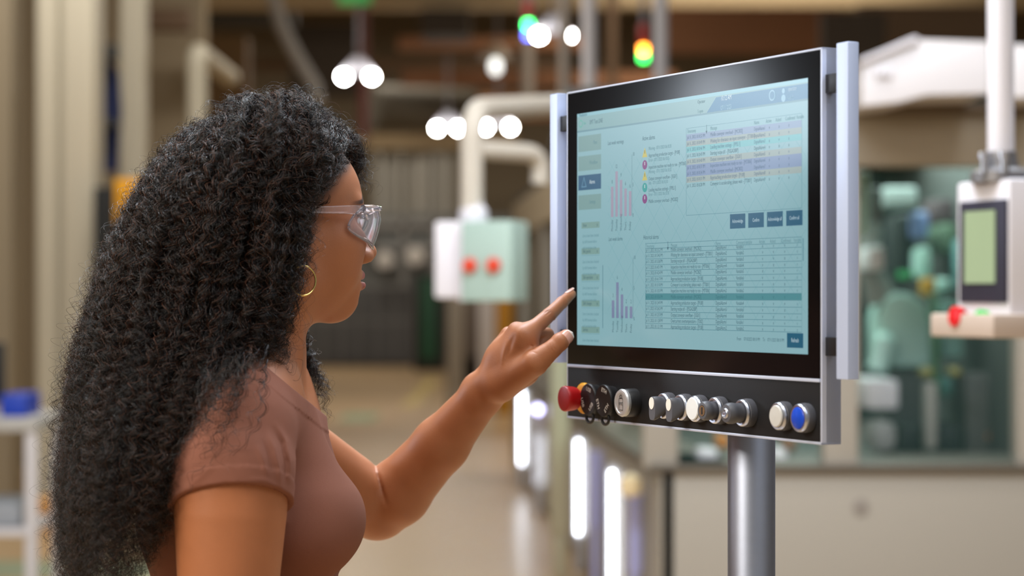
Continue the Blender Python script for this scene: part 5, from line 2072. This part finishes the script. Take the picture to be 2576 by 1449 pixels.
    beam(520, 1420, 150, 172, 38, .3, brown, 'brown beam level with the pair of lamps over her head')
    beam(1000, 1480, 92, 122, 36, .3, rust, 'rusty beam at the height of the upper lamps')
    beam(1010, 1700, 180, 214, 37, .3, rust, 'rusty beam below the faint hanging lamp')
    beam(1180, 1700, 236, 300, 42, .3, rust, 'broad rusty panel behind the bent pipe', 'roof_panel', 'panel')
    beam(1680, 2110, 20, 130, 30, .3, rust, 'rusty panel under the roof right of the orange signal', 'roof_panel', 'panel')
    beam(2160, 2520, 12, 104, 26, .3, mat('brown_panel', rgb(104, 86, 68), .8), 'brown panel above the light grey housing', 'roof_panel', 'panel')
    beam(2070, 2230, 30, 150, 24, .3, dbr, 'dark brown recess box beside the panel handle', 'roof_box', 'box')
    beam(1060, 1180, 22, 88, 33, 1, dbr, 'dark vent box hanging under the tan beam', 'vent_box', 'vent')
    beam(730, 905, 60, 235, 36, 1, dbr, 'dark ventilation unit left of the dark red pipe', 'vent_box', 'vent')
    beam(520, 740, 24, 60, 35, .5, dk, 'dark channel under the roof behind the slanted pipe', 'roof_box', 'box')
    beam(362, 470, 20, 70, 17, .3, brown, 'brown beam end above the partition wall')
    beam(512, 620, 90, 420, 24, .4, mat('ochre_brown', rgb(108, 84, 54), .8), 'ochre brown panel behind the crown of the hair', 'roof_panel', 'panel')
    mm = MB().tube([(X_(935, 39), 39, Z_(270, 39)), (X_(1180, 39), 40, Z_(268, 39))], .42, 24)
    thing('round_duct', mm, mat('duct_dark', rgb(76, 70, 58), .7), 'big dark round duct lying under the roof', 'duct', smooth=R(40))
    mm = MB().tube([(X_(915, 32), 32, 8.2), (X_(915, 32), 32, Z_(350, 32))], .075, 12)
    thing('red_pipe', mm, mat('oxide_red', rgb(84, 40, 34), .7), 'dark red vertical pipe above the pair of lamps', 'pipe', smooth=R(40))
    mm = MB().tube([(X_(680, 24), 24, Z_(-30, 24)), (X_(712, 24), 24, Z_(75, 24)), (X_(745, 24), 24, Z_(140, 24)), (X_(790, 24), 24, Z_(215, 24)), (X_(800, 24), 24, Z_(260, 24))], .075, 16)
    thing('slanted_pipe', mm, mat('bright_zinc', rgb(170, 168, 166), .4), 'pale zinc pipe slanting down over the hair', 'pipe', smooth=True)
    for x, y1, Y, rad, m, lb in ((1482, 232, 12, .040, lgrey, 'pale grey hanging pole nearest the panel corner'),
                                 (1662, 205, 12, .040, lgrey, 'pale grey hanging pole right of the orange signal'),
                                 (1421, 246, 14, .040, mat('pole_taupe', rgb(140, 130, 120), .5), 'taupe hanging pole behind the double lamp'),
                                 (1328, 244, 20, .060, _M['pole_taupe'], 'taupe hanging pole under the green signal'),
                                 (1540, 240, 20, .05, brown, 'brown hanging pole between two pale poles')):
        mm = MB().tube([(X_(x, Y), Y, 8.2), (X_(x, Y), Y, Z_(y1, Y))], rad, 16)
        thing('hanging_pole', mm, m, lb, 'pole', smooth=R(40))
    mm = MB()
    pbox(mm, 850, 932, -30, 8, 30, .1)
    thing('exit_sign', mm, mat('sign_green', rgb(20, 120, 50), .5, emit=rgb(20, 120, 50), estr=.5), 'green lit sign cut by the top picture edge', 'sign')
    # lamps
    lampm = mat('lamp_white', (1, 1, 1, 1), .5, emit=(1.0, .98, .93, 1), estr=120.0)
    zinc = mat('lamp_housing', rgb(120, 118, 124), .5)
    for i, (xs, y, Y, rd, lb) in enumerate((((865, 935), 193, 30, .060, 'twin lamp hanging above the forehead under the dark red pipe'),
                                            ((1100, 1152), 323, 36, .055, 'low twin lamp left of the bent pipe'),
                                            ((1222, 1284), 320, 34, .055, 'low twin lamp right of the vertical pipe'),
                                            ((1356, 1430), 90, 28, .055, 'twin lamp beside the green and blue signal'))):
        cx = X_(sum(xs) / 2, Y)
        r, lp = group_root('hanging_lamp', (cx, Y, Z_(y, Y)), lb, 'lamp', 'twin lamps under the roof')
        lp('housing', MB().prism([(X_(xs[0], Y) - .05, Z_(y, Y) + .06), (X_(xs[1], Y) + .05, Z_(y, Y) + .06), (cx + .06, Z_(y, Y) + .28), (cx - .06, Z_(y, Y) + .28)], Y + .05, Y + .25), zinc)
        lp('rod', MB().tube([(cx, Y + .15, Z_(y, Y) + .28), (cx, Y + .15, 8.2)], .02, 8), zinc)
        for x in xs:
            lp('bulb', MB().lathe([(0, -.06), (rd, -.03), (rd, .03), (0, .06)], (X_(x, Y), Y, Z_(y, Y)), (0, 0, 1), n=16), lampm, smooth=True)
    Y = 33
    r, lp = group_root('hanging_lamp', (X_(1247, Y), Y, Z_(165, Y)), 'single dimmer lamp hanging between the twin lamps', 'lamp')
    lp('shade', MB().lathe([(.05, .34), (.10, .30), (.26, .12)], (X_(1247, Y), Y, Z_(165, Y)), (0, 0, 1), n=24), mat('shade_brown', rgb(130, 116, 96), .6), smooth=True)
    lp('bulb', MB().lathe([(0, -.14), (.08, -.08), (.08, .06), (0, .12)], (X_(1247, Y), Y, Z_(165, Y)), (0, 0, 1), n=16), mat('lamp_dim', (1, 1, 1, 1), .5, emit=(.95, .98, .95, 1), estr=2.2), smooth=True)
    # signal towers
    Y = 15.0
    for x, segs, lb in ((1329, ((62, rgb(0, 255, 110), 16.0, 'green'), (88, rgb(60, 90, 255), 10.0, 'blue')), 'signal tower glowing green and blue at the top'),
                        (1619, ((124, rgb(255, 150, 0), 14.0, 'orange'), (144, rgb(0, 255, 90), 9.0, 'green')), 'signal tower glowing orange over green')):
        cx = X_(x, Y)
        r, lp = group_root('signal_tower', (cx, Y, Z_(segs[0][0], Y)), lb, 'signal light')
        top = Z_(segs[0][0], Y) + .09
        lp('cap', MB().lathe([(.034, 0), (.034, .12), (.02, .14)], (cx, Y, top - .05), (0, 0, 1), n=20), mat('signal_red', rgb(150, 34, 26), .4), smooth=R(40))
        lp('stem', MB().tube([(cx, Y, top + .06), (cx, Y, 8.2)], .018, 8), zinc)
        for yy, c_, st, nm in segs:
            lp(nm + '_light', MB().lathe([(0, -.026), (.026, -.024), (.026, .024), (0, .026)], (cx, Y, Z_(yy, Y)), (0, 0, 1), n=20), mat('signal_' + nm + str(x), (1, 1, 1, 1), .5, emit=c_, estr=st), smooth=R(40))
    # floor marks
    def mark(x, y, w, d, m, lb, nm='floor_mark'):
        Yd_ = EYE * FPX / (y - HORIZON)
        o = thing(nm, MB().box(X_(x, Yd_) - w / 2, X_(x, Yd_) + w / 2, Yd_ - d / 2, Yd_ + d / 2, .0, .002), m, lb, 'floor marking')
        return o
    mark(905, 1050, .42, 1.6, mat('mark_green', rgb(110, 130, 96), .5), 'faded green patch on the sand floor')
    mark(1062, 985, .20, 9, mat('mark_yellow', rgb(164, 142, 78), .5), 'yellow stripe on the sand floor behind the forearm')
    mark(180, 1432, 1.2, .7, mat('mark_sage', rgb(130, 138, 112), .5), 'sage green patch on the floor below the hair ends')


def chrome_():
    return mat('chrome', rgb(225, 225, 230), .15, metal=1.0)


def make_light():
    w = bpy.data.worlds.new('world')
    bpy.context.scene.world = w
    w.use_nodes = True
    bg = w.node_tree.nodes['Background']
    bg.inputs[0].default_value = (1.0, .93, .84, 1)
    bg.inputs[1].default_value = WORLD
    hous = mat('luminaire_housing', rgb(215, 215, 215), .5)
    for i, (x, y, z, sx, sy, e, col, lb) in enumerate(LAMPS):
        r = empty('unseen_luminaire', (x, y, z), lb, 'lamp', 'unseen luminaires that light the scene')
        MBx = MB().box(-sx / 2 - .04, sx / 2 + .04, -sy / 2 - .04, sy / 2 + .04, .02, .10)
        MBx.build('housing', hous, r, bevel=.01)
        ld = bpy.data.lights.new('lamp', 'AREA')
        ld.shape = 'RECTANGLE'
        ld.size, ld.size_y = sx, sy
        ld.energy = e
        ld.color = col
        lo = bpy.data.objects.new('lamp', ld)
        C.objects.link(lo)
        lo.parent = r
        if 'left shoulder' in lb or 'camera side of the control' in lb or 'mirrored' in lb:
            d = Vector((-.1, 2.5, 1.4)) - Vector((x, y, z))
            r.rotation_euler = d.to_track_quat('-Z', 'Y').to_euler()


WORLD = .27
warm, cool, neut = (1, .90, .76), (.80, .89, 1.0), (1, .96, .90)
LAMPS = [  # unseen lamps; those near the person are added to shape her light
    (1.4, 9.6, 2.14, 1.2, 1.4, 42, (.75, 1.0, .92), 'small lamp under the machine roof above the robot'),
    (-.5, 3.9, 4.3, 1.6, 1.0, 170, cool, 'added key luminaire above and behind the person'),
    (1.3, 4.4, 4.4, 2.2, 1.0, 190, cool, 'added luminaire above the space beyond the control panel'),
    (-.4, 1.2, 4.6, 2.0, 1.0, 70, neut, 'added luminaire above the camera side of the person'),
    (1.5, 1.0, 3.7, 2.0, 1.4, 32, cool, 'added luminaire above the camera side of the control panel'),
    (-3.0, .3, 3.2, 1.6, 1.2, 140, warm, 'added luminaire behind the left shoulder of the picture'),
    (-2.4, 3.6, 4.6, 1.2, 2.4, 90, warm, 'added luminaire above the left of the person'),
    (-7.7, 6.5, 3.15, 1.4, 1.8, 120, cool, 'luminaire far to the left, mirrored in the screen'),
    (1.2, 6.4, 4.8, 2.4, .8, 75, neut, 'luminaire in front of the machine windows'),
    (-2.5, 12.5, 6.4, 3.0, 1.2, 300, neut, 'luminaire over the aisle behind the person'),
    (2.0, 18.0, 7.0, 4.0, 1.5, 300, warm, 'luminaire over the machine line'),
    (-4.0, 26.0, 7.4, 5.0, 2.0, 480, warm, 'luminaire over the middle of the hall'),
    (4.0, 34.0, 7.6, 5.0, 2.0, 480, warm, 'luminaire over the far right of the hall'),
    (-4.0, 40.0, 7.6, 5.0, 2.0, 480, warm, 'luminaire over the far end of the aisle'),
]
make_hall(); make_light(); make_panel()
root, par, body = person()
dress(root, par, body)
make_glasses(); make_earring()
# ------------------------------------------------------------------ camera
cd = bpy.data.cameras.new('camera')
cam = bpy.data.objects.new('camera', cd)
C.objects.link(cam)
cam.location = (0, 0, EYE)
cam.rotation_euler = (R(90), 0, 0)
cd.sensor_width = 36.0
cd.lens = FPX * 36.0 / 2576.0
cd.shift_y = (HORIZON - 724.5) / 2576.0
cd.clip_end = 200
cd.dof.use_dof = True
cd.dof.focus_distance = 2.50
cd.dof.aperture_fstop = 3.3
cd.dof.aperture_blades = 0
sc = bpy.context.scene
sc.camera = cam
sc.view_settings.view_transform = 'Standard'
sc.view_settings.look = 'None'
sc.view_settings.gamma = 1.0
sc.view_settings.use_curve_mapping = False
sc.view_settings.exposure = 0.0
cy = sc.cycles
cy.max_bounces = 7
cy.diffuse_bounces = 3
cy.glossy_bounces = 3
cy.transmission_bounces = 7
cy.transparent_max_bounces = 8
cy.caustics_reflective = False
cy.caustics_refractive = True
cy.use_adaptive_sampling = True
cy.adaptive_threshold = 0.02
